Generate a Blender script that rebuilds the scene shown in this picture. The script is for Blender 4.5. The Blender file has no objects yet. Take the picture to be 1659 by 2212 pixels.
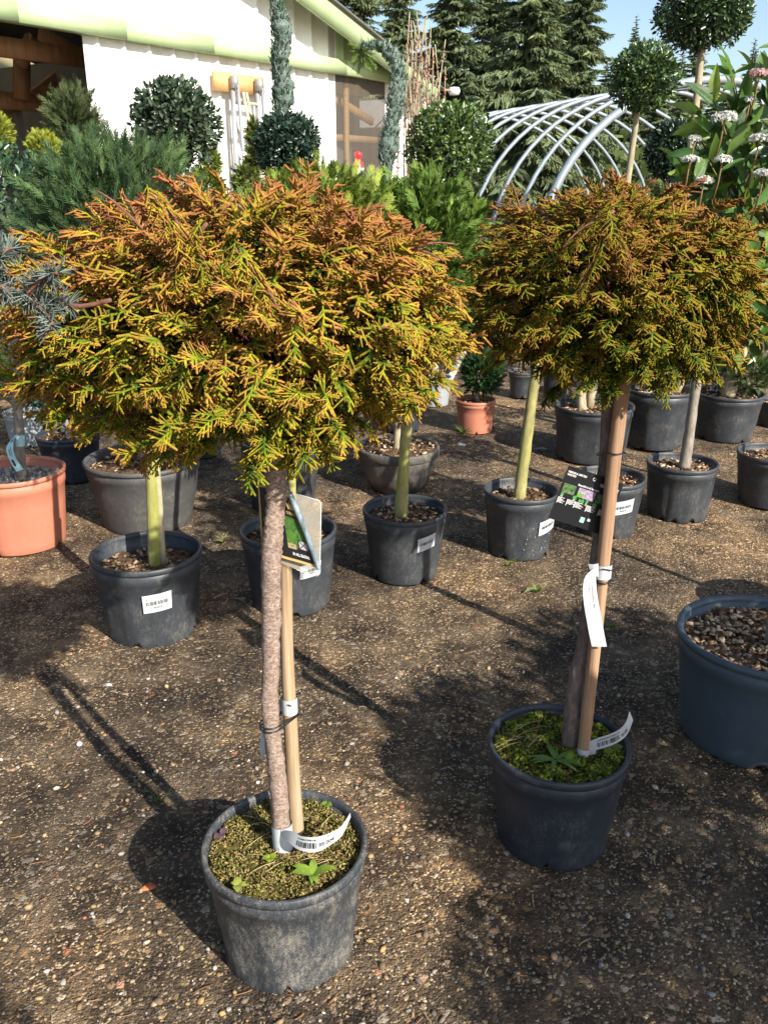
import bpy, math
import numpy as np
from math import radians, sin, cos, tan, atan2, pi, sqrt
rng = np.random.default_rng(7)
C = bpy.context.scene.collection
S = bpy.context.scene
# ------------------------------------------------------------------ camera, sky, sun, exposure
PITCH = radians(20.4)
FPX, W0, H0 = 1900.0, 1659.0, 2212.0        # focal length and picture size in the working pixel grid
CAMZ = 1.48
cam = bpy.data.cameras.new('camera'); camo = bpy.data.objects.new('camera', cam); C.objects.link(camo)
camo.location = (0, 0, CAMZ); camo.rotation_euler = (pi/2-PITCH, 0, 0)
cam.sensor_fit = 'VERTICAL'; cam.sensor_height = 24.0; cam.lens = 24.0*FPX/H0
cam.clip_start = 0.05; cam.clip_end = 900
S.camera = camo
SUN = np.array([0.655, -0.765, 0.675]); SUN /= np.linalg.norm(SUN)
sun_el = math.asin(SUN[2]); sun_az = atan2(SUN[0], SUN[1])
w = bpy.data.worlds.new('World'); S.world = w; w.use_nodes = True
nt = w.node_tree; nt.nodes.clear()
o_ = nt.nodes.new('ShaderNodeOutputWorld'); b_ = nt.nodes.new('ShaderNodeBackground'); s_ = nt.nodes.new('ShaderNodeTexSky')
s_.sky_type = 'NISHITA'; s_.sun_disc = False; s_.sun_elevation = sun_el; s_.sun_rotation = sun_az
s_.air_density = 1.0; s_.dust_density = 1.2; s_.ozone_density = 1.5
b_.inputs[1].default_value = 0.105
nt.links.new(s_.outputs[0], b_.inputs[0]); nt.links.new(b_.outputs[0], o_.inputs[0])
sl = bpy.data.lights.new('sun', 'SUN'); sl.energy = 5.0; sl.angle = radians(0.53); sl.color = (1.0, 0.94, 0.84)
so = bpy.data.objects.new('sun', sl); C.objects.link(so); so.location = (3, -4, 6)
so.rotation_euler = (pi/2-sun_el, 0, atan2(SUN[0], -SUN[1]))
S.view_settings.view_transform = 'Standard'; S.view_settings.look = 'None'
S.view_settings.exposure = 0.9; S.view_settings.gamma = 1.0; S.view_settings.use_curve_mapping = False
S.render.engine = 'CYCLES'
S.cycles.use_denoising = True; S.cycles.max_bounces = 6; S.cycles.transparent_max_bounces = 12
S.cycles.sample_clamp_indirect = 6.0

# ------------------------------------------------------------------ pixel -> direction helpers
FW = np.array([0, cos(PITCH), -sin(PITCH)]); UP = np.array([0, sin(PITCH), cos(PITCH)]); RT = np.array([1., 0, 0])
CAM = np.array([0, 0, CAMZ])
def ray(x, y): return FW*FPX + RT*(x-W0/2) + UP*(H0/2-y)
def on_z(x, y, z=0.0):
    d = ray(x, y); return CAM + d*((z-CAMZ)/d[2])
def on_y(x, y, Y):
    d = ray(x, y); return CAM + d*(Y/d[1])
def on_plane(x, y, p, n):
    d = ray(x, y); return CAM + d*(np.dot(np.asarray(p)-CAM, n)/np.dot(d, n))
def depth(p): return float(np.dot(np.asarray(p)-CAM, FW))
def proj(p):
    v = np.asarray(p, float)-CAM; k = FPX/np.dot(v, FW)
    return W0/2+np.dot(v, RT)*k, H0/2-np.dot(v, UP)*k
def nrm(v): v = np.asarray(v, float); return v/(np.linalg.norm(v)+1e-12)

# ------------------------------------------------------------------ mesh helpers
ORIG = {}
class MB:
    """collects vertices, faces and vertex colours; build() links them as one mesh object"""
    def __init__(s): s.v = []; s.t = []; s.q = []; s.c = []; s.n = 0
    def add(s, V, F, col=None):
        V = np.asarray(V, float).reshape(-1, 3); n = len(V)
        for f in (F if isinstance(F, list) else [F]):
            f = np.asarray(f, int)
            if f.size == 0: continue
            (s.t if f.shape[1] == 3 else s.q).append(f+s.n)
        s.v.append(V)
        if col is None: col = (1, 1, 1)
        c = np.asarray(col, float)
        if c.ndim == 1: c = np.tile(c[:3], (n, 1))
        s.c.append(c); s.n += n
        return s
    def box(s, c, size, R=None, col=None):
        h = np.asarray(size, float)/2
        V = np.array([[x, y, z] for x in (-1, 1) for y in (-1, 1) for z in (-1, 1)])*h
        if R is not None: V = V@np.asarray(R).T
        return s.add(V+np.asarray(c), np.array([[0,1,3,2],[4,6,7,5],[0,4,5,1],[2,3,7,6],[0,2,6,4],[1,5,7,3]]), col)
    def tube(s, P, r, sides=6, col=None, cap=True):
        V, F = tube(P, r, sides, cap); return s.add(V, F, col)
    def bar(s, a, b, w, t, up=(0, 0, 1), col=None):
        a = np.asarray(a, float); b = np.asarray(b, float); d = nrm(b-a); x = nrm(np.cross(d, up)); y = np.cross(x, d)
        return s.box((a+b)/2, (np.linalg.norm(b-a), w, t), np.stack([d, x, y], 1), col)
    def build(s, name, m, parent=None, smooth=False, kind=None, origin=None):
        V = np.concatenate(s.v); return mk(name, V, s.q, s.t, m, parent, smooth, np.concatenate(s.c), kind, origin)
def mk(name, V, Q, T, m, parent=None, smooth=False, col=None, kind=None, origin=None):
    V = np.asarray(V, float)
    if parent is not None: org = ORIG[parent.name]
    elif origin is not None: org = np.asarray(origin, float)
    else: org = np.array([(V[:, 0].min()+V[:, 0].max())/2, (V[:, 1].min()+V[:, 1].max())/2, V[:, 2].min()])
    q = np.concatenate(Q) if len(Q) else np.zeros((0, 4), int); t = np.concatenate(T) if len(T) else np.zeros((0, 3), int)
    me = bpy.data.meshes.new(name)
    me.vertices.add(len(V)); me.vertices.foreach_set('co', (V-org).astype(np.float32).ravel())
    li = np.concatenate([q.ravel(), t.ravel()]).astype(np.int32)
    me.loops.add(len(li)); me.loops.foreach_set('vertex_index', li)
    st = np.concatenate([np.arange(len(q))*4, len(q)*4+np.arange(len(t))*3]).astype(np.int32)
    me.polygons.add(len(st)); me.polygons.foreach_set('loop_start', st)
    if smooth: me.polygons.foreach_set('use_smooth', np.ones(len(st), bool))
    me.update(calc_edges=True)
    if col is not None:
        a = me.color_attributes.new('col', 'FLOAT_COLOR', 'POINT')
        a.data.foreach_set('color', np.concatenate([col, np.ones((len(col), 1))], 1).astype(np.float32).ravel())
    if m is not None: me.materials.append(m)
    o = bpy.data.objects.new(name, me); C.objects.link(o)
    if parent is not None: o.parent = parent
    else: o.location = org
    ORIG[o.name] = org
    if kind: o['kind'] = kind
    return o
def thing(name, label, cat, loc, group=None):
    o = bpy.data.objects.new(name, None); C.objects.link(o); o.location = tuple(loc); o.empty_display_size = .05
    ORIG[o.name] = np.asarray(loc, float); tag(o, label, cat, group); return o
def tag(o, label, cat, group=None):
    o['label'] = label; o['category'] = cat
    if group: o['group'] = group
    return o
def frames(P):
    P = np.asarray(P, float); T = np.gradient(P, axis=0); T /= np.linalg.norm(T, axis=1)[:, None]+1e-12
    a = np.array([0, 0, 1.]) if abs(T[0][2]) < .9 else np.array([1., 0, 0])
    N = np.zeros_like(P); N[0] = nrm(np.cross(T[0], a))
    for i in range(1, len(P)):
        v = N[i-1]-T[i]*np.dot(N[i-1], T[i]); N[i] = nrm(v)
    return T, N, np.cross(T, N)
def tube(P, r, sides=6, cap=True):
    P = np.asarray(P, float); k = len(P); r = np.broadcast_to(np.asarray(r, float), (k,)) if np.ndim(r) < 2 else np.asarray(r)
    T, N, B = frames(P); a = np.arange(sides)*2*pi/sides
    rr = r[:, None] if r.ndim == 1 else r
    V = P[:, None]+(np.cos(a)[None, :, None]*N[:, None]+np.sin(a)[None, :, None]*B[:, None])*(rr*np.ones((k, sides)))[:, :, None]
    V = V.reshape(-1, 3); i = np.arange(k-1)[:, None]*sides; j = np.arange(sides)[None]; j2 = (j+1) % sides
    Q = np.stack([i+j, i+j2, i+sides+j2, i+sides+j], -1).reshape(-1, 4); F = [Q]
    if cap:
        n = len(V); V = np.concatenate([V, P[:1], P[-1:]+T[-1:]*(r[-1] if r.ndim == 1 else r[-1].mean())*.6])
        j = np.arange(sides); j2 = (j+1) % sides
        F.append(np.stack([j2, j, np.full(sides, n)], 1)); e = (k-1)*sides
        F.append(np.stack([e+j, e+j2, np.full(sides, n+1)], 1))
    return V, F
def lathe(prof, seg=56, c=(0, 0, 0), mod=None):
    prof = np.asarray(prof, float); k = len(prof); a = np.arange(seg)*2*pi/seg
    R = prof[:, 0][:, None]*np.ones(seg); Z = prof[:, 1][:, None]*np.ones(seg)
    if mod is not None: R, Z = mod(R, Z, a)
    V = np.stack([R*np.cos(a), R*np.sin(a), Z], -1).reshape(-1, 3)+np.asarray(c)
    i = np.arange(k-1)[:, None]*seg; j = np.arange(seg)[None]; j2 = (j+1) % seg
    return V, np.stack([i+j, i+j2, i+seg+j2, i+seg+j], -1).reshape(-1, 4)
def smooth_path(P, n):
    P = np.asarray(P, float); t = np.linspace(0, 1, len(P)); u = np.linspace(0, 1, n); out = np.zeros((n, P.shape[1]))
    idx = np.clip((u*(len(P)-1)).astype(int), 0, len(P)-2); f = (u*(len(P)-1)-idx)[:, None]
    p0 = P[np.maximum(idx-1, 0)]; p1 = P[idx]; p2 = P[idx+1]; p3 = P[np.minimum(idx+2, len(P)-1)]
    return .5*((2*p1)+(-p0+p2)*f+(2*p0-5*p1+4*p2-p3)*f**2+(-p0+3*p1-3*p2+p3)*f**3)
def scatter(mb, tv, tf, R, pos, cols):
    """copies of a template (tv, faces tf) with matrices R (N,3,3) at pos (N,3) and colours (N,nv,3) or (N,3)"""
    N = len(pos); nv = len(tv)
    V = np.einsum('nij,kj->nki', R, tv)+pos[:, None]
    F = [(f[None]+(np.arange(N)*nv)[:, None, None]).reshape(-1, f.shape[1]) for f in (tf if isinstance(tf, list) else [tf])]
    c = cols if cols.ndim == 3 else np.repeat(cols[:, None], nv, 1)
    mb.add(V.reshape(-1, 3), F, c.reshape(-1, 3))
def basis(X, Nn):
    """rotation matrices with x axis X and z axis close to Nn (both (N,3))"""
    X = X/np.linalg.norm(X, axis=1)[:, None]; Y = np.cross(Nn, X); Y /= np.linalg.norm(Y, axis=1)[:, None]+1e-9
    Z = np.cross(X, Y); return np.stack([X, Y, Z], -1)
def rdirs(n, r=None):
    r = r or rng; v = r.normal(size=(n, 3)); return v/np.linalg.norm(v, axis=1)[:, None]

# ------------------------------------------------------------------ materials
def _mat(name):
    m = bpy.data.materials.new(name); m.use_nodes = True; t = m.node_tree; b = t.nodes['Principled BSDF']; return m, t, b
def _n(t, kind, **kw):
    n = t.nodes.new(kind)
    for k, v in kw.items(): setattr(n, k, v)
    return n
def noise(t, scale, detail=4, rough=.6, vec=None):
    n = _n(t, 'ShaderNodeTexNoise'); n.inputs['Scale'].default_value = scale; n.inputs['Detail'].default_value = detail; n.inputs['Roughness'].default_value = rough
    if vec is not None: t.links.new(vec, n.inputs['Vector'])
    return n.outputs['Fac']
def ramp(t, fac, stops):
    r = _n(t, 'ShaderNodeValToRGB'); e = r.color_ramp.elements
    while len(e) < len(stops): e.new(.5)
    for i, (p, c) in enumerate(stops): e[i].position = p; e[i].color = (*c, 1) if len(c) == 3 else c
    t.links.new(fac, r.inputs[0]); return r.outputs[0]
def mixc(t, fac, a, b, mode='MIX'):
    m = _n(t, 'ShaderNodeMix', data_type='RGBA', blend_type=mode)
    for sock, v in ((m.inputs[0], fac), (m.inputs[6], a), (m.inputs[7], b)):
        if isinstance(v, (int, float)): sock.default_value = v
        elif isinstance(v, tuple): sock.default_value = (*v, 1)
        else: t.links.new(v, sock)
    return m.outputs[2]
def bump(t, b, h, strength, dist=.01):
    n = _n(t, 'ShaderNodeBump'); n.inputs['Strength'].default_value = strength; n.inputs['Distance'].default_value = dist
    t.links.new(h, n.inputs['Height']); t.links.new(n.outputs[0], b.inputs['Normal'])
def coords(t, scale=(1, 1, 1)):
    c = _n(t, 'ShaderNodeTexCoord'); m = _n(t, 'ShaderNodeMapping'); m.inputs['Scale'].default_value = scale
    t.links.new(c.outputs['Object'], m.inputs['Vector']); return m.outputs[0]
def simple(name, col, rough=.6, spec=.3, var=None, scale=8, stretch=(1, 1, 1), bmp=0, bscale=60, bdist=.004, metal=0):
    m, t, b = _mat(name); v = coords(t, stretch)
    b.inputs['Roughness'].default_value = rough; b.inputs['Specular IOR Level'].default_value = spec; b.inputs['Metallic'].default_value = metal
    if var is not None:
        f = noise(t, scale, 6, .65, v); t.links.new(ramp(t, f, [(.35, col), (.68, var)]), b.inputs['Base Color'])
    else: b.inputs['Base Color'].default_value = (*col, 1)
    if bmp: bump(t, b, noise(t, bscale, 5, .6, v), bmp, bdist)
    return m
def leafmat(name, rough=.5, spec=.35, transl=.25, var=.35, vscale=30, bmp=0):
    m, t, b = _mat(name); a = _n(t, 'ShaderNodeAttribute', attribute_name='col')
    f = noise(t, vscale, 3, .6, coords(t)); k = ramp(t, f, [(.3, (1-var,)*3), (.7, (1+var*.6,)*3)])
    c = mixc(t, 1.0, a.outputs['Color'], k, 'MULTIPLY'); t.links.new(c, b.inputs['Base Color'])
    b.inputs['Roughness'].default_value = rough; b.inputs['Specular IOR Level'].default_value = spec
    if bmp: bump(t, b, noise(t, 500, 2, .5, coords(t)), bmp, .003)
    if transl:
        tr = _n(t, 'ShaderNodeBsdfTranslucent'); t.links.new(c, tr.inputs['Color']); mx = _n(t, 'ShaderNodeMixShader'); mx.inputs[0].default_value = transl
        t.links.new(b.outputs[0], mx.inputs[1]); t.links.new(tr.outputs[0], mx.inputs[2]); t.links.new(mx.outputs[0], t.nodes['Material Output'].inputs[0])
    return m
def bark(name, a, bcol, c, sc=60, stretch=(1, 1, .35), strength=.7, moss=None):
    m, t, b = _mat(name); v = coords(t, stretch); f = noise(t, sc, 8, .7, v); f2 = noise(t, sc*.18, 3, .5, v)
    col = ramp(t, f, [(.3, a), (.52, bcol), (.72, c)])
    if moss is not None: col = mixc(t, ramp(t, f2, [(.42, (0, 0, 0)), (.62, (1, 1, 1))]), col, moss)
    t.links.new(col, b.inputs['Base Color']); b.inputs['Roughness'].default_value = .85; b.inputs['Specular IOR Level'].default_value = .2
    bump(t, b, f, strength, .004); return m
def potmat(name, col, dust, amount=.5, rough=.5):
    m, t, b = _mat(name); v = coords(t); f = noise(t, 11, 8, .7, v); f2 = noise(t, 330, 7, .85, v); f3 = noise(t, 5, 4, .6, coords(t, (1, 1, .12))); f4 = noise(t, 120, 6, .8, coords(t, (1, 1, .35)))
    mm = _n(t, 'ShaderNodeMath', operation='MULTIPLY_ADD'); t.links.new(f, mm.inputs[0]); mm.inputs[1].default_value = .6; t.links.new(f2, mm.inputs[2])
    m3 = _n(t, 'ShaderNodeMath', operation='MULTIPLY_ADD'); t.links.new(f4, m3.inputs[0]); m3.inputs[1].default_value = .6; t.links.new(mm.outputs[0], m3.inputs[2])
    sc = _n(t, 'ShaderNodeMath', operation='MULTIPLY'); t.links.new(m3.outputs[0], sc.inputs[0]); sc.inputs[1].default_value = .5
    d = ramp(t, sc.outputs[0], [(.63-.17*amount, (0, 0, 0)), (.73-.14*amount, (min(1, amount*1.2),)*3)])
    base = mixc(t, f3, tuple(x*.7 for x in col), tuple(x*1.45 for x in col))
    t.links.new(mixc(t, d, base, dust), b.inputs['Base Color'])
    t.links.new(ramp(t, d, [(0, (rough,)*3), (1, (.9,)*3)]), b.inputs['Roughness']); b.inputs['Specular IOR Level'].default_value = .4
    bump(t, b, f2, .15, .0015); return m
M = {}
M['pot_dirty'] = potmat('dusty_plastic', (.030, .035, .043), (.34, .31, .25), .56)
M['pot_navy'] = potmat('navy_plastic', (.022, .028, .040), (.17, .16, .15), .42, .45)
M['pot_black'] = potmat('black_plastic', (.030, .035, .042), (.22, .20, .17), .45, .45)
M['pot_grey'] = potmat('grey_plastic', (.060, .060, .060), (.27, .23, .18), .45, .55)
M['pot_pale'] = potmat('pale_plastic', (.26, .29, .30), (.36, .34, .30), .4, .6)
M['pot_blue'] = potmat('slate_blue_plastic', (.055, .078, .100), (.20, .20, .19), .25, .45)
M['pot_terra'] = potmat('terracotta_plastic', (.42, .155, .095), (.55, .30, .20), .35, .55)
M['pot_brown'] = potmat('brown_bowl', (.060, .055, .050), (.28, .25, .21), .55, .55)
M['soil'] = simple('bark_soil', (.045, .030, .020), .95, .1, (.20, .125, .07), 38, bmp=1.0, bscale=70, bdist=.012)
M['gritty'] = simple('grit', (.13, .125, .11), .9, .1, (.36, .33, .28), 60, bmp=1.0, bscale=80, bdist=.01)
M['moss_bed'] = simple('moss_bed', (.05, .045, .012), .95, .05, (.17, .15, .045), 60, bmp=1.0, bscale=90, bdist=.01)
M['chip'] = leafmat('chips', .85, .15, 0, .3, 60)
M['moss'] = leafmat('moss', .85, .1, .1, .35, 120)
M['cypress'] = leafmat('cypress_spray', .8, .12, .06, .35, 220, .6)
M['glossy'] = leafmat('glossy_leaf', .30, .55, .18, .25, 40)
M['leaf'] = leafmat('leaf', .5, .35, .25, .3, 40)
M['needle'] = leafmat('needle', .6, .25, .15, .3, 25)
M['weed'] = leafmat('weed', .5, .3, .35, .2, 90)
M['bark_cypress'] = bark('cypress_bark', (.11, .07, .055), (.31, .225, .180), (.52, .44, .37), 150, (1, 1, 1.5), 1.0)
M['bark_dark'] = bark('dark_bark', (.07, .055, .05), (.17, .125, .11), (.27, .21, .18), 80, (1, 1, .4), .8)
M['bark_green'] = bark('algae_bark', (.13, .12, .055), (.30, .27, .11), (.42, .38, .20), 40, (1, 1, .3), .6, (.26, .28, .05))
M['bark_pale'] = bark('pale_bark', (.20, .17, .11), (.36, .31, .20), (.50, .44, .31), 40, (1, 1, .3), .6)
M['bark_grey'] = bark('grey_bark', (.12, .105, .085), (.24, .21, .175), (.36, .32, .28), 50, (1, 1, .3), .5)
M['bark_fir'] = bark('fir_bark', (.10, .08, .065), (.20, .165, .14), (.32, .27, .235), 8, (1, 1, .3), .5)
M['limb'] = bark('red_brown_limb', (.10, .045, .03), (.19, .085, .06), (.28, .15, .10), 120, (1, 1, 1), .6)
M['bamboo'] = bark('stake_wood', (.22, .15, .085), (.36, .255, .155), (.48, .37, .25), 60, (1.6, 1.6, .05), .35)
M['stake_b'] = bark('stake_wood_red', (.21, .12, .07), (.35, .215, .13), (.46, .32, .21), 60, (1.6, 1.6, .05), .35)
M['paper'] = simple('white_tape', (.52, .54, .55), .5, .35, (.46, .48, .49), 30)
M['paper_blue'] = simple('blue_tape', (.38, .62, .68), .5, .35)
M['ink'] = simple('ink', (.03, .03, .035), .6, .3)
M['card_black'] = simple('black_card', (.012, .013, .016), .35, .5)
M['gold'] = simple('gold_print', (.50, .36, .13), .4, .5)
M['white_print'] = simple('white_print', (.75, .75, .75), .6, .3)
M['tie'] = simple('black_tie', (.012, .013, .013), .4, .5)
M['white_metal'] = simple('white_sheet', (.84, .84, .81), .45, .4, (.78, .77, .72), 1.6, (1, 1, .25))
M['green_metal'] = simple('pale_green_sheet', (.46, .58, .32), .5, .4, (.40, .51, .26), 3, (1, 1, .5))
M['roof'] = simple('roof_sheet', (.12, .12, .115), .8, .2, (.18, .17, .15), 2)
M['inner'] = simple('inner_sheet', (.17, .175, .18), .8, .2, (.24, .24, .24), 3)
M['timber'] = simple('truss_timber', (.30, .155, .085), .75, .2, (.42, .25, .15), 3, (6, 6, 1))
M['timber_new'] = simple('pine_board', (.52, .30, .12), .65, .25, (.62, .40, .19), 4, (1, 8, 8))
M['alu'] = simple('aluminium', (.42, .44, .47), .45, .5, metal=.5)
M['galv'] = simple('galvanised_tube', (.27, .31, .34), .5, .5, (.22, .26, .29), 5, metal=.2)
M['rung'] = simple('rung_wood', (.46, .40, .28), .7, .3)
M['red'] = simple('red_paint', (.62, .03, .04), .4, .5)
M['lampglass'] = simple('lamp_lens', (.80, .82, .82), .25, .5)
M['dark_metal'] = simple('dark_metal', (.05, .05, .055), .5, .4)
M['brick'] = simple('brick_piece', (.50, .13, .055), .9, .15, (.62, .24, .10), 40, bmp=.6, bscale=120)
M['stone'] = leafmat('gravel_stone', .8, .25, 0, .25, 150)
M['straw'] = leafmat('dry_needle', .7, .2, .1, .2, 60)
M['hose'] = simple('weathered_pole', (.50, .52, .38), .6, .3)
M['petal'] = leafmat('petal', .6, .2, .3, .1, 60)
def netmat():
    m, t, b = _mat('wrapped_netting'); v = coords(t); f = noise(t, 38, 8, .75, v)
    wv = _n(t, 'ShaderNodeTexWave', wave_type='BANDS', bands_direction='DIAGONAL'); wv.inputs['Scale'].default_value = 34; wv.inputs['Distortion'].default_value = 9; wv.inputs['Detail Scale'].default_value = 3; t.links.new(v, wv.inputs['Vector'])
    c = ramp(t, f, [(.36, (.025, .042, .034)), (.52, (.075, .115, .085)), (.70, (.21, .26, .225))])
    t.links.new(mixc(t, wv.outputs['Fac'], c, mixc(t, .35, c, (.36, .44, .42))), b.inputs['Base Color']); b.inputs['Roughness'].default_value = .7
    bump(t, b, f, .9, .02); return m
M['net'] = netmat()
def clearmat(name, col, alpha, rough=.15):
    m, t, b = _mat(name); b.inputs['Base Color'].default_value = (*col, 1); b.inputs['Roughness'].default_value = rough; b.inputs['Specular IOR Level'].default_value = .6
    b.inputs['Alpha'].default_value = alpha; return m
M['clear'] = clearmat('clear_plastic', (.62, .56, .46), .30)
M['fibre'] = clearmat('window_sheet', (.13, .11, .085), .55, .5)
def rooflight():
    m, t, b = _mat('roof_light_sheet'); tr = _n(t, 'ShaderNodeBsdfTranslucent'); tr.inputs[0].default_value = (.62, .56, .40, 1)
    t.links.new(tr.outputs[0], t.nodes['Material Output'].inputs[0]); return m
M['rooflight'] = rooflight()
def groundmat():
    m, t, b = _mat('gravelly_earth'); v = coords(t)
    big = noise(t, .9, 5, .6, v); med = noise(t, 7, 6, .65, v); fine = noise(t, 160, 4, .7, v)
    vo = _n(t, 'ShaderNodeTexVoronoi'); vo.inputs['Scale'].default_value = 75; vo.inputs['Randomness'].default_value = 1; t.links.new(v, vo.inputs['Vector'])
    vs = _n(t, 'ShaderNodeTexVoronoi'); vs.inputs['Scale'].default_value = 190; t.links.new(v, vs.inputs['Vector'])
    def pick(vn, stops):
        sp = _n(t, 'ShaderNodeSeparateColor'); t.links.new(vn.outputs['Color'], sp.inputs[0]); return ramp(t, sp.outputs[0], stops), sp.outputs[1]
    gr = noise(t, 420, 3, .8, v); g2 = _n(t, 'ShaderNodeMath', operation='MULTIPLY_ADD'); t.links.new(gr, g2.inputs[0]); g2.inputs[1].default_value = .55; t.links.new(med, g2.inputs[2])
    g3 = _n(t, 'ShaderNodeMath', operation='SUBTRACT'); t.links.new(g2.outputs[0], g3.inputs[0]); g3.inputs[1].default_value = .27
    soil = ramp(t, g3.outputs[0], [(.34, (.034, .025, .018)), (.50, (.105, .078, .053)), (.64, (.19, .145, .098)), (.74, (.30, .24, .17))])
    c1, k1 = pick(vo, [(0, (.12, .085, .055)), (.35, (.26, .18, .10)), (.6, (.36, .26, .155)), (.8, (.30, .27, .235)), (.95, (.50, .42, .32)), (1, (.42, .16, .09))])
    c2, k2 = pick(vs, [(0, (.05, .038, .030)), (.4, (.18, .130, .08)), (.7, (.36, .27, .165)), (1, (.58, .49, .36))])
    thr = _n(t, 'ShaderNodeMath', operation='MULTIPLY_ADD'); t.links.new(noise(t, 18, 5, .65, v), thr.inputs[0]); thr.inputs[1].default_value = .8; t.links.new(k2, thr.inputs[2])
    hf = _n(t, 'ShaderNodeMath', operation='MULTIPLY'); t.links.new(thr.outputs[0], hf.inputs[0]); hf.inputs[1].default_value = .5
    m2 = ramp(t, hf.outputs[0], [(.565, (0, 0, 0)), (.58, (1, 1, 1))]); m1 = ramp(t, k1, [(.90, (0, 0, 0)), (.915, (1, 1, 1))])
    col = mixc(t, m2, soil, c2); col = mixc(t, m1, col, c1)
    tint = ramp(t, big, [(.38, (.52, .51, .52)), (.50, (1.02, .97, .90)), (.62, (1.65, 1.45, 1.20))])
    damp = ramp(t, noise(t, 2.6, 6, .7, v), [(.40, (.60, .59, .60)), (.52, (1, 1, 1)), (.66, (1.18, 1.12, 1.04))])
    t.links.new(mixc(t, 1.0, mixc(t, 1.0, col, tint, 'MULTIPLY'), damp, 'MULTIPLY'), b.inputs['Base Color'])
    b.inputs['Roughness'].default_value = .85; b.inputs['Specular IOR Level'].default_value = .25
    a1 = _n(t, 'ShaderNodeMath', operation='MULTIPLY_ADD'); t.links.new(vs.outputs['Distance'], a1.inputs[0]); a1.inputs[1].default_value = -.7; t.links.new(fine, a1.inputs[2])
    a2 = _n(t, 'ShaderNodeMath', operation='MULTIPLY_ADD'); t.links.new(vo.outputs['Distance'], a2.inputs[0]); a2.inputs[1].default_value = -.8; t.links.new(a1.outputs[0], a2.inputs[2])
    bump(t, b, a2.outputs[0], .9, .010); return m
M['ground'] = groundmat()
# ------------------------------------------------------------------ ground
def axis(lo, hi, dense_lo, dense_hi, step, n_out):
    a = np.arange(dense_lo, dense_hi, step); l = dense_lo-np.geomspace(step*2, dense_lo-lo, n_out)[::-1]; h = dense_hi+np.geomspace(step*2, hi-dense_hi, n_out)
    return np.concatenate([l, a, h])
gx = axis(-260, 260, -2.6, 2.6, .042, 22); gy = axis(-60, 460, .5, 6.0, .046, 22)
X, Y = np.meshgrid(gx, gy, indexing='xy')
def relief(x, y):
    return .006*np.sin(3.1*x+1.3*y)+.005*np.sin(-2.3*x+4.1*y+1)+.003*np.sin(9*x+5*y)*np.sin(7*y-4*x)+.0015*np.sin(31*x+11*y)*np.sin(27*y-13*x)
Z = relief(X, Y)*np.exp(-((X/12)**2+((Y-3)/12)**2))-.006
ny, nx = X.shape; i = np.arange(ny-1)[:, None]*nx; j = np.arange(nx-1)[None]
gq = np.stack([i+j, i+j+1, i+nx+j+1, i+nx+j], -1).reshape(-1, 4)
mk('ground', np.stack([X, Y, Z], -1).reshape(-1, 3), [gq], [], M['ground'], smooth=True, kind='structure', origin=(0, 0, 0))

# gravel: thousands of small stones pressed into the earth
def stones(n, ylo, yhi, smin, smax, sub, seed):
    r = np.random.default_rng(seed); ph = (1+5**.5)/2
    if sub:
        tv = np.array([[-1,ph,0],[1,ph,0],[-1,-ph,0],[1,-ph,0],[0,-1,ph],[0,1,ph],[0,-1,-ph],[0,1,-ph],[ph,0,-1],[ph,0,1],[-ph,0,-1],[-ph,0,1]])/1.9
        tf = np.array([[0,11,5],[0,5,1],[0,1,7],[0,7,10],[0,10,11],[1,5,9],[5,11,4],[11,10,2],[10,7,6],[7,1,8],[3,9,4],[3,4,2],[3,2,6],[3,6,8],[3,8,9],[4,9,5],[2,4,11],[6,2,10],[8,6,7],[9,8,1]])
    else:
        tv = np.array([[1,0,0],[-1,0,0],[0,1,0],[0,-1,0],[0,0,1],[0,0,-1.]]); tf = np.array([[0,2,4],[2,1,4],[1,3,4],[3,0,4],[2,0,5],[1,2,5],[3,1,5],[0,3,5]])
    y = ylo+(yhi-ylo)*r.random(n)**1.3; x = (r.random(n)*2-1)*(.25+.56*y); s = smin*np.exp(r.random(n)**2.6*np.log(smax/smin))
    sc = np.stack([s, s*(.55+.4*r.random(n)), s*(.25+.3*r.random(n))], 1)
    a = r.random(n)*2*pi; Xd = np.stack([np.cos(a), np.sin(a), .35*r.normal(size=n)], 1); Nn = np.stack([.3*r.normal(size=n), .3*r.normal(size=n), np.ones(n)], 1)
    R = basis(Xd, Nn)*sc[:, None, :]
    pal = np.array([[.30,.20,.11],[.42,.30,.16],[.20,.15,.11],[.33,.30,.27],[.55,.50,.42],[.12,.10,.085],[.40,.24,.10],[.46,.40,.32],[.24,.17,.11],[.70,.66,.58],[.38,.15,.08]])
    col = pal[r.choice(len(pal), n, p=[.20,.14,.18,.13,.035,.14,.06,.04,.06,.006,.009])]*(.6+.55*r.random((n, 1)))
    mb = MB(); tvn = tv*(.8+.4*r.random((len(tv), 1))); zz = relief(x, y)-.006
    scatter(mb, tvn, tf, R, np.stack([x, y, zz+sc[:, 2]*.35], 1), col); return mb
gm = stones(5000, .85, 2.6, .0022, .0105, True, 1)
g2 = stones(7000, .9, 5.2, .002, .008, False, 2)
gm.v += g2.v; gm.t += [f+gm.n for f in g2.t]; gm.c += g2.c; gm.n += g2.n
g = gm.build('gravel', M['stone'], kind='stuff', origin=(0, 2, 0)); tag(g, 'small tan, grey and brown stones trodden into the bare earth', 'gravel')
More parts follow.
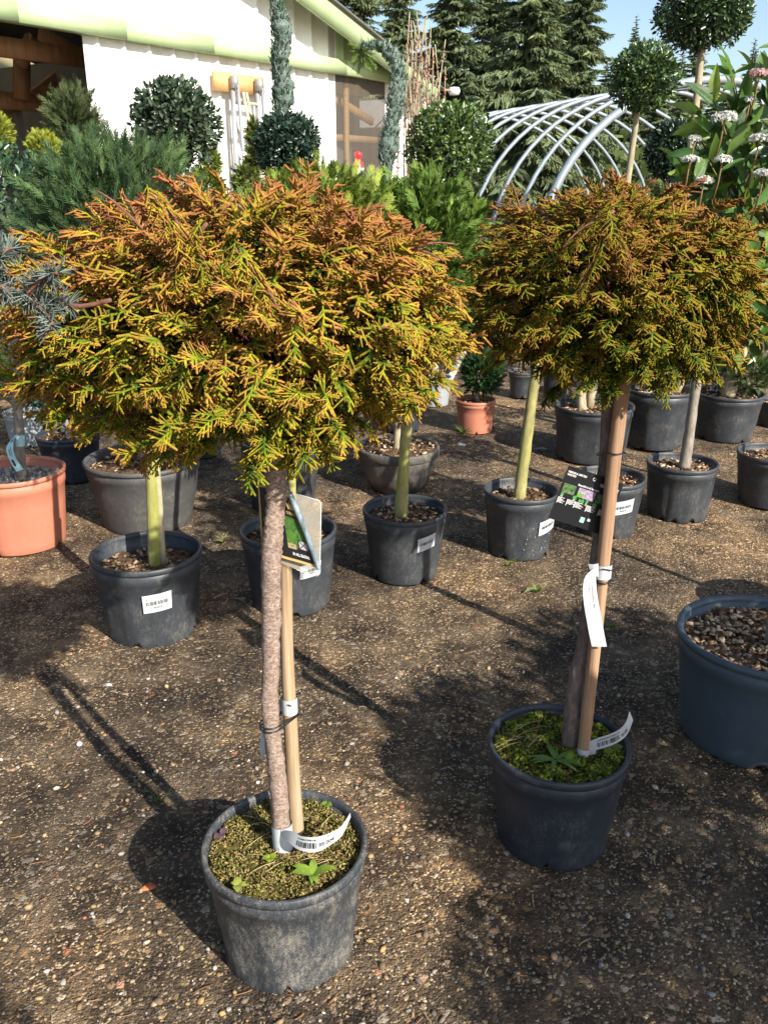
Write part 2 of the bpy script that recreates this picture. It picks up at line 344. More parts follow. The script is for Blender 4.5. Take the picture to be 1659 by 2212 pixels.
# pine needle litter
r = np.random.default_rng(5); mb = MB()
for k in range(420):
    y = .95+3.2*r.random()**1.5; x = (r.random()*2-1)*(.25+.55*y); a = r.random()*pi; L = .012+.03*r.random(); cv = r.normal()*.3
    P = np.array([[x+L*(t-.5)*cos(a+cv*t), y+L*(t-.5)*sin(a+cv*t), relief(x, y)-.001+.001*r.random()] for t in np.linspace(0, 1, 4)])
    c = np.array([.26, .13, .06])*(.6+.9*r.random()) if r.random() < .7 else np.array([.45, .35, .2])*(.7+.5*r.random())
    mb.tube(P, .0008+.0006*r.random(), 3, c, False)
l_ = mb.build('needle_litter', M['straw'], kind='stuff', origin=(0, 2, 0)); tag(l_, 'dry brown conifer needles littering the gravelly earth', 'litter')

# ------------------------------------------------------------------ barn
A_ = radians(34.6); WD = np.array([sin(A_), cos(A_), 0]); WN = np.array([cos(A_), -sin(A_), 0])
WP = on_y(515, 128, 11.0); WP0 = np.array([WP[0], WP[1], 0])
def ws(x, y, out=0.0):
    """pixel -> (s along the gable wall, height) on the plane 'out' metres in front of it"""
    p = on_plane(x, y, WP0+WN*out, WN)-WP0; return float(np.dot(p, WD)), float(p[2])
def wp(s, z, out=0.0): return WP0+WD*s+WN*out+np.array([0, 0, z])
RW = np.stack([WD, WN, np.array([0, 0, 1.])], 1)
zb = ws(515, 128)[1]; zt = ws(511, 88, .1)[1]
s_l, s_open, s_r = ws(-260, 60)[0], ws(178, 72)[0], ws(925, 240)[0]
s_w0, s_w1 = ws(726, 250)[0], ws(832, 250)[0]; s_band = ws(846, 160)[0]
e_s, e_z = ws(941, 186, .35); t_s, t_z = ws(710, 0, .35); rk = (t_z-e_z)/(e_s-t_s)          # rake line
def rake(s): return e_z+(e_s-s)*rk
barn = thing('barn', 'white sheet metal barn with pale green band and open bay', 'barn', wp((s_open+s_r)/2, 0))
def ribbed(s0, s1, zlo, zhi, name, m, out=0.0, pitch=.32, ph=0.0):
    """one corrugated sheet between s0 and s1; zhi may be a function of s"""
    top = zhi if callable(zhi) else (lambda s: zhi); xs = [s0]; k = math.ceil((s0-ph)/pitch); ds = [0.0]
    while ph+k*pitch < s1-.07:
        a = ph+k*pitch
        if a > s0+.002: xs += [a, a+.018, a+.045, a+.063]; ds += [0, .03, .03, 0]
        k += 1
    xs.append(s1); ds.append(0.0); xs = np.array(xs); ds = np.array(ds); V = []
    for z_is_top in (0, 1):
        for s, d in zip(xs, ds): V.append(wp(s, top(s) if z_is_top else zlo, out+d))
    n = len(xs); j = np.arange(n-1); Q = np.stack([j, j+1, n+j+1, n+j], 1)
    V = np.array(V); Vb = V-WN*.012; m2 = 2*n
    E = [[0, n, n+m2, m2], [n-1, n-1+m2, 2*n-1+m2, 2*n-1]]
    return mk(name, np.concatenate([V, Vb]), [Q, Q[:, ::-1]+m2, np.array(E)], [], m, barn)
PW = .96
def panels(s0, s1, zlo, zhi, m, out=0.0):
    a = s0
    while a < s1-.02:
        b = min(a+PW, s1); ribbed(a+.002, b-.002, zlo, zhi, 'wall_panel', m, out, ph=s_open+.12); a = b
panels(s_open, s_w0, 0, zb+.02, M['white_metal'])
panels(s_w1, s_r, 0, zb+.02, M['white_metal'])
sg0, sg1 = ws(724, 110)[0], s_r
panels(s_l, sg0, zt-.02, lambda s: max(zt, rake(s)-.05), M['white_metal'], .02)
panels(sg0, sg1, zt-.02, lambda s: max(zt, rake(s)-.05), M['green_metal'], .02)
# pale green band in lengths
bs = np.linspace(s_l, s_band, 7)
for a, b in zip(bs[:-1], bs[1:]):
    MB().box(wp((a+b)/2, (zb+zt)/2, .05), (b-a-.004, .13, zt-zb), RW).build('band_board', M['green_metal'], barn)
# rake board, roof slope
p0, p1 = np.array(wp(e_s+.02, rake(e_s), .35)), np.array(wp(s_l, rake(s_l), .35))
def slab(P, name, m, th):
    P = np.array(P); V = np.concatenate([P, P-np.array([0, 0, th])]); return mk(name, V, [np.array([[0,1,2,3],[7,6,5,4],[0,4,5,1],[1,5,6,2],[2,6,7,3],[3,7,4,0]])], [], m, barn)
slab([p0+WN*.03, p1+WN*.03, p1-WN*.02, p0-WN*.02], 'rake_board', M['green_metal'], .26)
def roofpt(s, out, dz=0): return wp(s, rake(s)+.02+dz, out)
strips = [(-1.6, -2.6), (-4.2, -5.2)]
ss = e_s+.12; se = s_l-.3
lo = [.42, -3.2, -4.2, -6.2, -7.2, -12]
for k in range(5):
    slab([roofpt(ss, lo[k]), roofpt(se, lo[k]), roofpt(se, lo[k+1]+.004), roofpt(ss, lo[k+1]+.004)], 'roof_light' if k in (1, 3) else 'roof', M['rooflight'] if k in (1, 3) else M['roof'], .03)
slab([wp(s_l, rake(s_l), .3), wp(s_l-9, rake(s_l)-9*rk, .3), wp(s_l-9, rake(s_l)-9*rk, -12), wp(s_l, rake(s_l), -12)], 'roof', M['roof'], .03)
# inner back wall and side wall, floor is the ground
def plate(a, b, zlo, zhi, n, th, name, m):
    a = np.asarray(a, float); b = np.asarray(b, float); MB().bar(a*[1,1,0]+[0,0,(zlo+zhi)/2], b*[1,1,0]+[0,0,(zlo+zhi)/2], th, zhi-zlo).build(name, m, barn)
k = 0; a = s_l-6
while a < s_r:
    plate(wp(a, 0, -9.0), wp(a+.99, 0, -9.0), 0, rake(min(s_r, a+1))-.12, None, .04, 'inner_panel', M['inner']); a += 1.0
plate(wp(s_r-.05, 0, -.1), wp(s_r-.05, 0, -9), 0, e_z-.1, None, .05, 'side_wall', M['inner'])
plate(wp(s_open+1.6, 0, -.1), wp(s_open+1.6, 0, -6), 0, e_z+.1, None, .05, 'inner_wall', M['inner'])
# trusses inside the open bay
def timber(pts, out, w=.10, t=.2, m='timber'):
    q = [wp(*ws(x, y, out), out) for x, y in pts]; MB().bar(q[0], q[1], w, t, up=WN).build('truss_timber', M[m], barn)
timber([(-90, 88), (182, 126)], -.7, .17, .1)
timber([(88, 72), (182, 122)], -1.1, .12, .08)
timber([(45, 140), (70, 80)], -1.3, .12, .08)
timber([(48, 215), (48, 130)], -2.2, .16, .1)
timber([(-40, 212), (130, 228)], -2.4, .18, .1)
timber([(-20, 128), (-60, 250)], -2.0, .16, .1)
timber([(60, 222), (150, 150)], -2.6, .16, .1)
timber([(-30, 250), (50, 222)], -3.4, .14, .1); timber([(50, 222), (140, 270)], -3.4, .14, .1)
timber([(-40, 262), (200, 368)], -4.2, .2, .1)
# window of translucent sheet over a timber frame
zw1 = zb+.01
win = MB(); xs = np.linspace(s_w0+.01, s_w1-.01, 61); ds = .012*np.abs(np.sin((xs-s_w0)*pi/.20))**.5
V = np.array([wp(s, z, d-.01) for z in (.02, zw1) for s, d in zip(xs, ds)]); n = len(xs); j = np.arange(n-1)
win.add(V, np.stack([j, j+1, n+j+1, n+j], 1)); wo = win.build('window', M['fibre'], barn)
def wbar(a, b, w=.07): MB().bar(a, b, w, .05, up=WN).build('window_frame', M['timber_new'], wo)
sv = ws(760, 300)[0]; zh = ws(770, 298)[1]
wbar(wp(sv, .02, -.09), wp(sv, zw1, -.09)); wbar(wp(s_w0, zh, -.15), wp(s_w1, zh, -.15), .08)
wbar(wp(*ws(745, 205), -.24), wp(*ws(835, 262), -.24), .10); wbar(wp(s_w0+.05, zw1-.1, -.3), wp(s_w1, zw1-.1, -.3), .15)
plate(wp(s_w0-.3, 0, -.75), wp(s_w1+.4, 0, -.75), 0, zb, None, .04, 'inner_wall', M['inner'])
# floodlight on the green gable
fl = thing('floodlight', 'small floodlight mounted on the pale green gable of the barn', 'floodlight', wp(*ws(747, 75), .12))
s_f, z_f = ws(747, 76)
MB().box(wp(s_f, z_f, .24), (.20, .09, .13), RW).build('housing', M['dark_metal'], fl)
MB().box(wp(s_f, z_f-.005, .288), (.17, .006, .10), RW).build('lens', M['lampglass'], fl)
MB().box(wp(s_f-.06, z_f+.03, .12), (.03, .2, .03), RW).build('bracket', M['dark_metal'], fl)
# round lamp under the eave
el = thing('eave_lamp', 'white round lamp on a bracket under the barn eave', 'lamp', wp(*ws(972, 196, .2), .2))
c = wp(*ws(981, 197, .2), .2)
V, F = lathe([(.0, -.06), (.07, -.05), (.09, 0), (.075, .05), (0, .06)], 20); MB().add(V+c, F).build('shade', M['lampglass'], el, True)
MB().bar(c, wp(s_r-.02, c[2]+.02, .05), .03, .03).build('bracket', M['timber'], el)
# board and ladder hung on the wall
bd = MB(); a = ws(462, 172, .075); b = ws(568, 190, .075)
zz = (a[1]+b[1])/2; bdo = bd.box(wp((a[0]+b[0])/2, zz, .075), (b[0]-a[0], .05, .19), RW).build('hanging_board', M['timber_new']); tag(bdo, 'short pine board fixed flat on the white barn wall', 'board')
ll = ws(503, 200, .14)[0]; lr = ws(556, 208, .14)[0]; lt = zz+.02
ld = thing('ladder', 'aluminium ladder hanging from the pine board on the barn wall', 'ladder', wp((ll+lr)/2, .2, .16))
for k, s in enumerate((ll, lr)):
    MB().bar(wp(s, .35, .14), wp(s, lt, .14), .055, .028, up=WD).build('rail', M['alu'], ld)
    MB().bar(wp(s+.03, .5, .30), wp(s+.02, lt-.05, .20), .035, .022, up=WD).build('strut', M['alu'], ld)
    MB().box(wp(s, lt-.02, .17), (.045, .09, .12), RW).build('hinge', M['alu'], ld)
for k in range(7): MB().bar(wp(ll, lt-.22-k*.29, .14), wp(lr, lt-.22-k*.29, .14), .03, .035).build('rung', M['rung'], ld)
for k in (0, 1):
    MB().bar(wp(ll+.05+.05*k, lt-.12, .25), wp(ll+.30+.10*k, .55, .42), .025, .025).build('brace', M['rung'], ld)

# ------------------------------------------------------------------ polytunnel frame
ap0 = on_z(1560, 172, 3.25); ap1 = on_z(1052, 250, 3.25); RH = 3.25
gh = thing('greenhouse_frame', 'bare arched white tube frame of an uncovered polytunnel', 'greenhouse frame', (ap0[0], ap0[1], 0))
ax = nrm(ap1-ap0); sd = np.array([ax[1], -ax[0], 0]); NH = 11
for k in range(NH):
    c = ap0+(ap1-ap0)*k/(NH-1); th = np.linspace(0, pi, 33)
    P = np.array([[c[0], c[1], 0]+sd*cos(t)*(RH+.35)+np.array([0, 0, RH*sin(t)**.92]) for t in th])
    MB().tube(P, .075 if k == 0 else .042, 7).build('hoop', M['galv'], gh, True)
for t in (.0,):
    MB().tube([ap0-[0, 0, .07], ap1-[0, 0, .07]], .025, 6).build('ridge_tube', M['galv'], gh, True)

# ------------------------------------------------------------------ fir trees behind
def bough(r, L):
    """a drooping fir bough: rib with hanging twigs of needles"""
    mb = []; V = []; T = []
    def tri(a, b, c_): k = len(V); V.extend([a, b, c_]); T.append([k, k+1, k+2])
    for k in range(22):
        t = (k+1)/22; p = np.array([t*L, 0, -.22*L*t*t+.10*L*t]); sdn = 1 if k % 2 else -1
        for q in range(2):
            ln = L*(.34*(1-t)**.6+.10)*(.7+.6*r.random()); d = nrm([.55+.5*r.random(), sdn*(.7+.3*r.normal()), -.35-.45*r.random()])
            wv = nrm(np.cross(d, [r.normal(), r.normal(), 1]))*ln*.15; tri(p-wv, p+wv, p+d*ln)
            m_ = p+d*ln*.5; d2 = nrm(d+[.3*r.normal(), .5*r.normal(), -.5]); tri(m_-wv*.8, m_+wv*.8, m_+d2*ln*.55)
    return np.array(V), np.array(T)
def fir_mesh(seed, H, rmax, bare, dens=1.0):
    r = np.random.default_rng(seed); bo = [bough(r, 1.0) for _ in range(4)]; mb = MB(); tr = MB()
    z = bare; pos = []; 
    while z < H*.985:
        f = (z-bare)/(H-bare); Lr = rmax*((1-f)**.8+.03)*(.85+.3*r.random()); nb = max(4, int((5+4*(1-f))*dens))
        for k in range(nb):
            if r.random() < .10: continue
            a = r.random()*2*pi; L = Lr*(.6+.55*r.random()); up = .35*f+.1*r.normal()-.12
            d = nrm([cos(a), sin(a), up]); v, t = bo[r.integers(4)]
            R = basis(d[None], np.array([[0, 0, 1.]])+.15*r.normal(size=(1, 3)))*L
            sh = .75+.5*r.random(); c = np.array([.135, .175, .085])*sh if r.random() > .3 else np.array([.19, .225, .10])*sh
            cc = np.tile(c, (len(v), 1))[None]*(.8+.4*r.random((1, len(v), 1)))
            scatter(mb, v, t, R, np.array([[0, 0, z+.2*r.normal()]]), cc)
        z += H*.021*(1.2-.4*f)/dens
    P = np.array([[.06*sin(3*q), .05*cos(2*q), q*H] for q in np.linspace(0, .97, 12)]); rad = H*.013*(1-np.linspace(0, .95, 12))+.02
    tr.tube(P, rad, 9)
    for k in range(40):
        zz_ = H*(.04+.5*r.random()); a = r.random()*2*pi; L = rmax*(.2+.3*r.random()); d = np.array([cos(a), sin(a), .05*r.normal()-.12])
        tr.tube([[0, 0, zz_], d*L*.5+[0, 0, zz_], d*L+[0, 0, zz_-.05*L]], [.03, .02, .006], 4)
    return mb, tr
FIR = []
for seed, H, rm, bare in ((11, 24, 3.6, 1.6), (12, 20, 2.6, 3.6), (13, 15, 2.3, .8)):
    a, b = fir_mesh(seed, H, rm, bare, 1.35); FIR.append((a, b, H))
fir_data = {}
def fir(kind, x, Yd, top_px, rot, label, widen=1.0):
    """a fir at picture column x, Yd metres away; its tip where the picture shows it (top_px) or out of the picture"""
    base = on_y(x, 400, Yd); base[2] = -.02; a, b, H = FIR[kind]
    h = on_y(x, top_px, Yd)[2]; s = h/H
    o = thing('fir_tree', label, 'tree', base, 'tall conifers behind the nursery')
    o.rotation_euler = (0, 0, rot); o.scale = (s*widen, s*widen, s)
    if kind not in fir_data:
        ORIG['__z'] = np.zeros(3)
        c = a.build('crown', M['needle'], None, kind='stuff', origin=(0, 0, 0)); t = b.build('trunk', M['bark_fir'], None, True, origin=(0, 0, 0))
        c.location = (0, 0, 0); t.location = (0, 0, 0); fir_data[kind] = (c, t)
    else:
        c, t = (q.copy() for q in fir_data[kind]); C.objects.link(c); C.objects.link(t)
    c.parent = o; t.parent = o
    return o
firs = [(0, 1130, 33, -420, 0.3, 'broad dark fir towering behind the bare polytunnel frame', 1.1),
        (1, 968, 38, -330, 1.2, 'slender fir with bare lower trunk rising behind the barn eave', 1.15),
        (0, 1232, 38, -300, 2.2, 'dense fir whose boughs end against open sky over the polytunnel', 1.0),
        (2, 1343, 58, 28, .4, 'small pointed fir with its tip showing above the polytunnel hoops', 1.0),
        (2, 1408, 62, 34, 1.7, 'pointed fir behind the lower ball-shaped standard tree', 1.1),
        (1, 1470, 50, 5, 2.7, 'fir hidden partly by the tall ball-shaped standard stem', 1.1),
        (2, 1590, 40, 78, 3.3, 'loose open fir seen above the flowering shrub', 1.2),
        (1, 1665, 52, 90, .9, 'dark fir behind the crest of the flowering shrub', 1.2),
        (0, 860, 44, -260, 4.0, 'tall fir rising straight behind the barn roof slope', .9),
        (1, 780, 50, -330, 5.1, 'fir showing over the upper barn roof edge', 1.1),
        (1, 1050, 47, -260, .2, 'thin-crowned fir between two broader firs', 1.2),
        (0, 1190, 55, -140, 1.0, 'farther fir filling the gap behind the dense firs', 1.3),
        (2, 1290, 66, 120, 2.0, 'low distant fir seen through the polytunnel hoops', 1.7),
        (2, 1445, 70, 110, 5.0, 'distant fir low behind the ball-shaped standards', 1.9),
        (2, 1540, 72, 140, .7, 'distant bushy fir behind the polytunnel ridge', 2.0),
        (2, 1375, 75, 160, 3.7, 'distant fir low on the skyline behind the polytunnel', 2.0),
        (0, 700, 60, -160, 2.9, 'far fir standing beyond the barn roof', 1.2),
        (2, 1620, 64, 190, 1.9, 'far bushy fir beyond the flowering shrub', 2.2)]
for f in firs: fir(*f)
# undergrowth under the firs
r = np.random.default_rng(21); mb = MB(); n = 5200
tv = np.array([[0, -.3, 0], [0, .3, 0], [1, .2, .2], [1, -.2, .1]]); tf = np.array([[0, 1, 2, 3]])
y = 34+22*r.random(n); x = -8+34*r.random(n); z = 2.6*r.random(n)**1.4*(1+.5*np.sin(x*.7))
d = rdirs(n, r); d[:, 2] = np.abs(d[:, 2]); s = .25+.35*r.random(n)
scatter(mb, tv, tf, basis(d, rdirs(n, r))*s[:, None, None], np.stack([x, y, z], 1), np.array([.10, .13, .035])*(.5+.9*r.random((n, 1))))
u = mb.build('undergrowth', M['leaf'], kind='stuff', origin=(9, 45, 0)); tag(u, 'low green undergrowth beneath the tall firs', 'undergrowth')
# ------------------------------------------------------------------ pots
def solve(xl, xr, yr, yb, taper=.80):
    """rim edges xl..xr, rim centre row yr, front foot row yb -> ground centre, rim radius, height"""
    xc = (xl+xr)/2; r = .15
    for _ in range(12):
        Yc = on_z(xc, yb)[1]+taper*r; p = on_y(xc, yr, Yc); r = (xr-xl)/2/FPX*depth(p)
    return np.array([p[0], p[1], 0.]), r, p[2]
def print_patch(mbs, pts, fn, uv0, uvs):
    pass
def text2d(s):
    cu = bpy.data.curves.new('lettering', 'FONT'); cu.body = s; cu.size = 1; cu.resolution_u = 2; cu.offset = .018
    o = bpy.data.objects.new('lettering', cu); C.objects.link(o); bpy.context.view_layer.update()
    me = o.evaluated_get(bpy.context.evaluated_depsgraph_get()).to_mesh(); me.calc_loop_triangles()
    V = np.array([v.co[:2] for v in me.vertices]); T = np.array([list(t.vertices) for t in me.loop_triangles])
    o.evaluated_get(bpy.context.evaluated_depsgraph_get()).to_mesh_clear(); bpy.data.objects.remove(o); bpy.data.curves.remove(cu)
    return V, T
_txt = {}
def put_text(mb, fn, s, u, v, hu, hv, ang=0):
    """lettering on a surface fn(u,v): lower-left corner (u,v); hu = advance scale in u, hv = letter height in v"""
    if s not in _txt: _txt[s] = text2d(s)
    V, T = _txt[s]
    U = u+V[:, 0]*hu; W = v+V[:, 1]*hv
    mb.add(np.array([fn(a, b) for a, b in zip(U, W)]), T)
def put_rect(mb, fn, u0, v0, u1, v1, nu=1, nv=1, col=None):
    us = np.linspace(u0, u1, nu+1); vs = np.linspace(v0, v1, nv+1); P = np.array([fn(a, b) for b in vs for a in us])
    i = np.arange(nv)[:, None]*(nu+1); j = np.arange(nu)[None]; mb.add(P, np.stack([i+j, i+j+1, i+nu+2+j, i+nu+1+j], -1).reshape(-1, 4), col)
def barcode(mb, fn, u0, v0, u1, v1, seed):
    r = np.random.default_rng(seed); u = u0
    while u < u1:
        wd = (u1-u0)*r.choice([.012, .02, .032]); put_rect(mb, fn, u, v0, min(u+wd, u1), v1); u += wd+(u1-u0)*r.choice([.014, .02, .04])
POTS = {}
def pot(root, c, r, h, m, taper=.80, style='plain', seed=0, soil='soil', chips=120, sticker=None, soil_drop=.13, mound=.0):
    rs = np.random.default_rng(100+seed); rb = r*taper; ba = rs.random()*2*pi; seg = 72
    rr = lambda z: rb+(r*.955-rb)*z/(h*.86)
    if style == 'bowl':
        prof = [(0, .004), (r*.55, .003), (r*.66, .0), (r*.78, h*.25), (r*.88, h*.5), (r*.95, h*.78), (r*.955, h*.93), (r*.90, h*.93), (r*.86, h*.6)]
        mod = None
    else:
        prof = [(0, .012), (rb*.95, .010), (rb*.985, 0), (rb, .004), (rb+.0008, .030), (rr(h*.3), h*.3), (rr(h*.6), h*.6), (rr(h*.80), h*.80), (rr(h*.80)+.004, h*.815), (rr(h*.86)+.003, h*.86), (r*.962, h*.945), (r*.93, h*.95), (r*.90, h*.75), (r*.88, h*.6)]
        def mod(R, Z, a):
            R = R.copy(); Z = Z.copy(); body = (np.arange(len(R)) >= 3) & (np.arange(len(R)) <= 7)
            if style == 'ribbed':
                f = np.maximum(0, np.cos(a*12+ba))**6; R[4:8] -= (.010*f)[None]*np.array([1, 1, .9, .3])[:, None]
                sl = np.cos(a*6+ba) > .86; Z[2:4, sl] += h*.10; Z[4, sl] = np.maximum(Z[4, sl], h*.16); 
            elif style == 'fluted':
                f = .5+.5*np.tanh(4*np.cos(a*9+ba)); R[4:7] -= (.006*f)[None]
            else: R[4:7] += (.0012*np.cos(a*3+ba)+.0008*np.cos(a*7))[None]
            notch = np.cos(a*4+ba) > .965; Z[2:4, notch] += .020; R[2:4, notch] -= .002
            Rr = R*(1+.004*np.cos(2*a+ba))[None]; return Rr, Z
    V, F = lathe(prof, seg, c, mod); pb = mk('pot', V, [F], [], m, root, True)
    rt = .016*r/.15 if style != 'bowl' else .02
    lip = [(r*.925, h-.016), (r*.962, h-.022), (r*.992, h-.020), (r, h-.012), (r*.997, h-.003), (r*.975, h), (r*.945, h-.002), (r*.925, h-.008), (r*.925, h-.016)]
    if style == 'bowl': lip = [(r*.90, h*.93), (r*.97, h*.80), (r, h*.82), (r, h*.97), (r*.985, h), (r*.93, h), (r*.90, h*.95), (r*.90, h*.93)]
    V, F = lathe(lip, seg, c, lambda R, Z, a: (R*(1+.004*np.cos(2*a+ba))[None], Z+(.0015*np.cos(a+ba)+.0012*np.cos(3*a))[None])); mk('rim', V, [F], [], m, pb, True)
    # soil
    zs = h*(1-soil_drop); rsoil = r*.915; nr, na = 9, 40
    rad = np.linspace(0, 1, nr); aa = np.arange(na)*2*pi/na; Rg = rad[:, None]*rsoil*np.ones(na); Zg = zs+mound*(1-rad[:, None]**2)+.006*rs.normal(size=(nr, na)); Zg[-1] -= .004
    V = np.stack([Rg*np.cos(aa), Rg*np.sin(aa), Zg], -1).reshape(-1, 3)+c
    i = np.arange(nr-1)[:, None]*na; j = np.arange(na)[None]; j2 = (j+1) % na; F = np.stack([i+j, i+j2, i+na+j2, i+na+j], -1).reshape(-1, 4)
    so_ = mk('soil', V, [F], [], M[soil], root, True)
    if chips:
        n = chips; q = np.sqrt(rs.random(n))*rsoil*.97; a = rs.random(n)*2*pi; s = .004+.010*rs.random(n)**2
        sc = np.stack([s, s*.5, s*.22], 1); bx = np.array([[x, y, z] for x in (-1, 1) for y in (-1, 1) for z in (-1, 1.)]); bf = np.array([[0,1,3,2],[4,6,7,5],[0,4,5,1],[2,3,7,6],[0,2,6,4],[1,5,7,3]])
        if soil == 'gritty': sc = np.stack([s, s*.85, s*.7], 1); pal = np.array([[.20, .20, .17], [.33, .31, .26], [.46, .42, .34]])
        else: pal = np.array([[.10, .06, .04], [.22, .13, .075], [.38, .25, .15], [.50, .37, .24]])
        col = pal[rs.integers(len(pal), size=n)]*(.7+.5*rs.random((n, 1)))*(.55+.75*rs.random()); mb = MB()
        scatter(mb, bx*(.8+.3*rs.random((8, 1))), bf, basis(rdirs(n, rs)*[1, 1, .35], rdirs(n, rs)*.5+[0, 0, 1])*sc[:, None, :], np.stack([c[0]+q*np.cos(a), c[1]+q*np.sin(a), zs+mound*(1-(q/rsoil)**2)+.004+.004*rs.random(n)], 1), col)
        mb.build('mulch', M['chip'], so_, kind='stuff')
    if sticker:
        px, py, wpx, hpx, skew = sticker      # picture centre and size of the label stuck on the wall of the pot
        D = ray(px, py); o2 = CAM[:2]-c[:2]; zz = py
        # hit the cone: iterate on radius
        Rr = r*.9
        for _ in range(8):
            A = D[0]**2+D[1]**2; Bq = 2*(D[0]*o2[0]+D[1]*o2[1]); Cq = o2@o2-Rr*Rr; disc = max(Bq*Bq-4*A*Cq, 0); t = (-Bq-sqrt(disc))/(2*A); P = CAM+D*t; Rr = rr(np.clip(P[2], .02, h))+.002
        th0 = atan2(P[1]-c[1], P[0]-c[0]); dp = depth(P); vn = nrm([cos(th0), sin(th0), 0]); tocam = nrm(CAM-P)
        tang = np.array([-sin(th0), cos(th0), 0]); fore = max(.35, sqrt(max(0, 1-np.dot(tang, nrm(P-CAM))**2)))
        wd = wpx/FPX*dp/fore; hg = hpx/FPX*dp/max(.5, sqrt(max(0, 1-nrm(P-CAM)[2]**2)))
        def fn(u, v, off=.0022):
            th = th0+(u-.5)*wd/Rr; z = P[2]+(v-.5)*hg+(u-.5)*skew*hg; R_ = rr(z)+off+(.004 if style == 'plain' else .001)*0+.001
            return np.array([c[0]+cos(th)*R_, c[1]+sin(th)*R_, z])
        mb = MB(); put_rect(mb, fn, 0, 0, 1, 1, 14, 2); mb.build('price_sticker', M['paper'], pb, True)
        f2 = lambda u, v: fn(u, v, .0030); mb = MB(); barcode(mb, f2, .12, .42, .86, .62, seed); put_rect(mb, f2, .12, .74, .70, .765); put_rect(mb, f2, .12, .68, .82, .70)
        if wpx > 40: put_text(mb, f2, '39.00 €', .36, .22, .095, .13)
        mb.build('sticker_print', M['ink'], pb)
    return pb, zs
def px_tube(mb, pts, Y, sides=12, n=24, lump=.0, seed=0, col=None, knots=()):
    """a stem whose outline the picture gives: rows of (x, y, width in px); Y = distance (or list of distances)"""
    r = np.random.default_rng(seed); Ys = Y if isinstance(Y, (list, tuple)) else [Y]*len(pts)
    P = [on_y(x, y, yy) for (x, y, _), yy in zip(pts, Ys)]; R = [w_/2/FPX*depth(p) for (_, _, w_), p in zip(pts, P)]
    Q = smooth_path(np.column_stack([P, R]), n); rad = Q[:, 3][:, None]*np.ones((n, sides))
    if lump: 
        lum = r.normal(size=(n, sides)); lum = (lum+np.roll(lum, 1, 1)+np.roll(lum, -1, 1))/1.7; rad = rad*(1+lump*lum)
        ring = r.normal(size=(n, 1))*lump*.6; rad = rad*(1+ring)
    if lump >= .03 and not knots: knots = [(.08+.84*r.random(), 6.28*r.random(), .012+.02*r.random(), .12+.25*r.random()) for _ in range(9)]
    for (u, a, w_, hgt) in knots:
        du = (np.arange(n)/(n-1)-u)/w_; da = (np.arange(sides)*2*pi/sides-a+pi) % (2*pi)-pi; rad = rad*(1+hgt*np.exp(-du[:, None]**2-(da[None]/.55)**2))
    V, F = tube(Q[:, :3], rad, sides); mb.add(V, F, col); return Q
def stem_to(mb, a, b, r0, r1, wob=.01, n=14, sides=9, seed=0):
    r = np.random.default_rng(seed); a = np.asarray(a, float); b = np.asarray(b, float); t = np.linspace(0, 1, n)[:, None]
    P = a+(b-a)*t; ph = r.random(4)*6; P[:, 0] += wob*(np.sin(t[:, 0]*5+ph[0])-sin(ph[0])*(1-t[:, 0])); P[:, 1] += wob*np.sin(t[:, 0]*pi)*np.sin(4*t[:, 0]+ph[1])
    rad = (r0+(r1-r0)*t)*(1+.06*r.normal(size=(n, sides))); V, F = tube(P, rad, sides); mb.add(V, F); return P

# ------------------------------------------------------------------ foliage templates
LEAF_V = np.array([[0, 0, 0], [.30, .23, .06], [.72, .19, .04], [1, 0, -.05], [.72, -.19, .04], [.30, -.23, .06]])
LEAF_F = [np.array([[0, 3, 2, 1], [0, 5, 4, 3]])]
def leaf_ball(mb, c, rad, n, L, pal, seed, frac=(.62, 1.0), up=.25, wide=1.0, stick=.12):
    r = np.random.default_rng(seed); d = rdirs(n, r); f = frac[0]+(frac[1]-frac[0])*r.random(n)**.5
    lump = 1+.05*np.sin(5*d[:, 0]+seed)*np.sin(4*d[:, 2]+2)+.04*np.sin(9*d[:, 1]+3*d[:, 0])
    p = c+d*np.asarray(rad)*(f*lump)[:, None]; out = nrm_rows(d+.75*r.normal(size=(n, 3))+[0, 0, up]); s = L*(.65+.6*r.random(n))
    R = basis(out, d+.5*r.normal(size=(n, 3))); sc = np.stack([s, s*wide, s], 1)
    pal = np.asarray(pal); col = pal[r.integers(len(pal), size=n)]*(.75+.5*r.random((n, 1)))
    scatter(mb, LEAF_V, LEAF_F, R*sc[:, None, :], p, col)
def nrm_rows(v): return v/(np.linalg.norm(v, axis=1)[:, None]+1e-9)
def frond(r, nb=16, spread=.34, thick=.03):
    V = []; T = []; tt = []
    def blade(p, d, ln, w_):
        k = len(V); s_ = nrm(np.cross(d, [0, .3*r.normal(), 1.]))*w_; V.extend([p-s_, p+s_, p+d*ln]); T.append([k, k+1, k+2]); tt.extend([0, 0, 1])
    blade(np.zeros(3), np.array([1., 0, 0]), 1.0, thick)
    for k in range(nb):
        t = .08+.86*k/nb; sdn = 1 if k % 2 else -1; ln = spread*(1-t)**.6+.10; blade(np.array([t, 0, 0]), nrm([.85, sdn*.6, .18*r.normal()]), ln*(.8+.4*r.random()), thick*.9)
        if k % 2 == 0 and t < .7: p = np.array([t, 0, 0])+nrm([.85, sdn*.6, 0])*ln*.5; blade(p, nrm([1, sdn*.05, .2*r.normal()]), ln*.55, thick*.8)
    return np.array(V), np.array(T), np.array(tt)
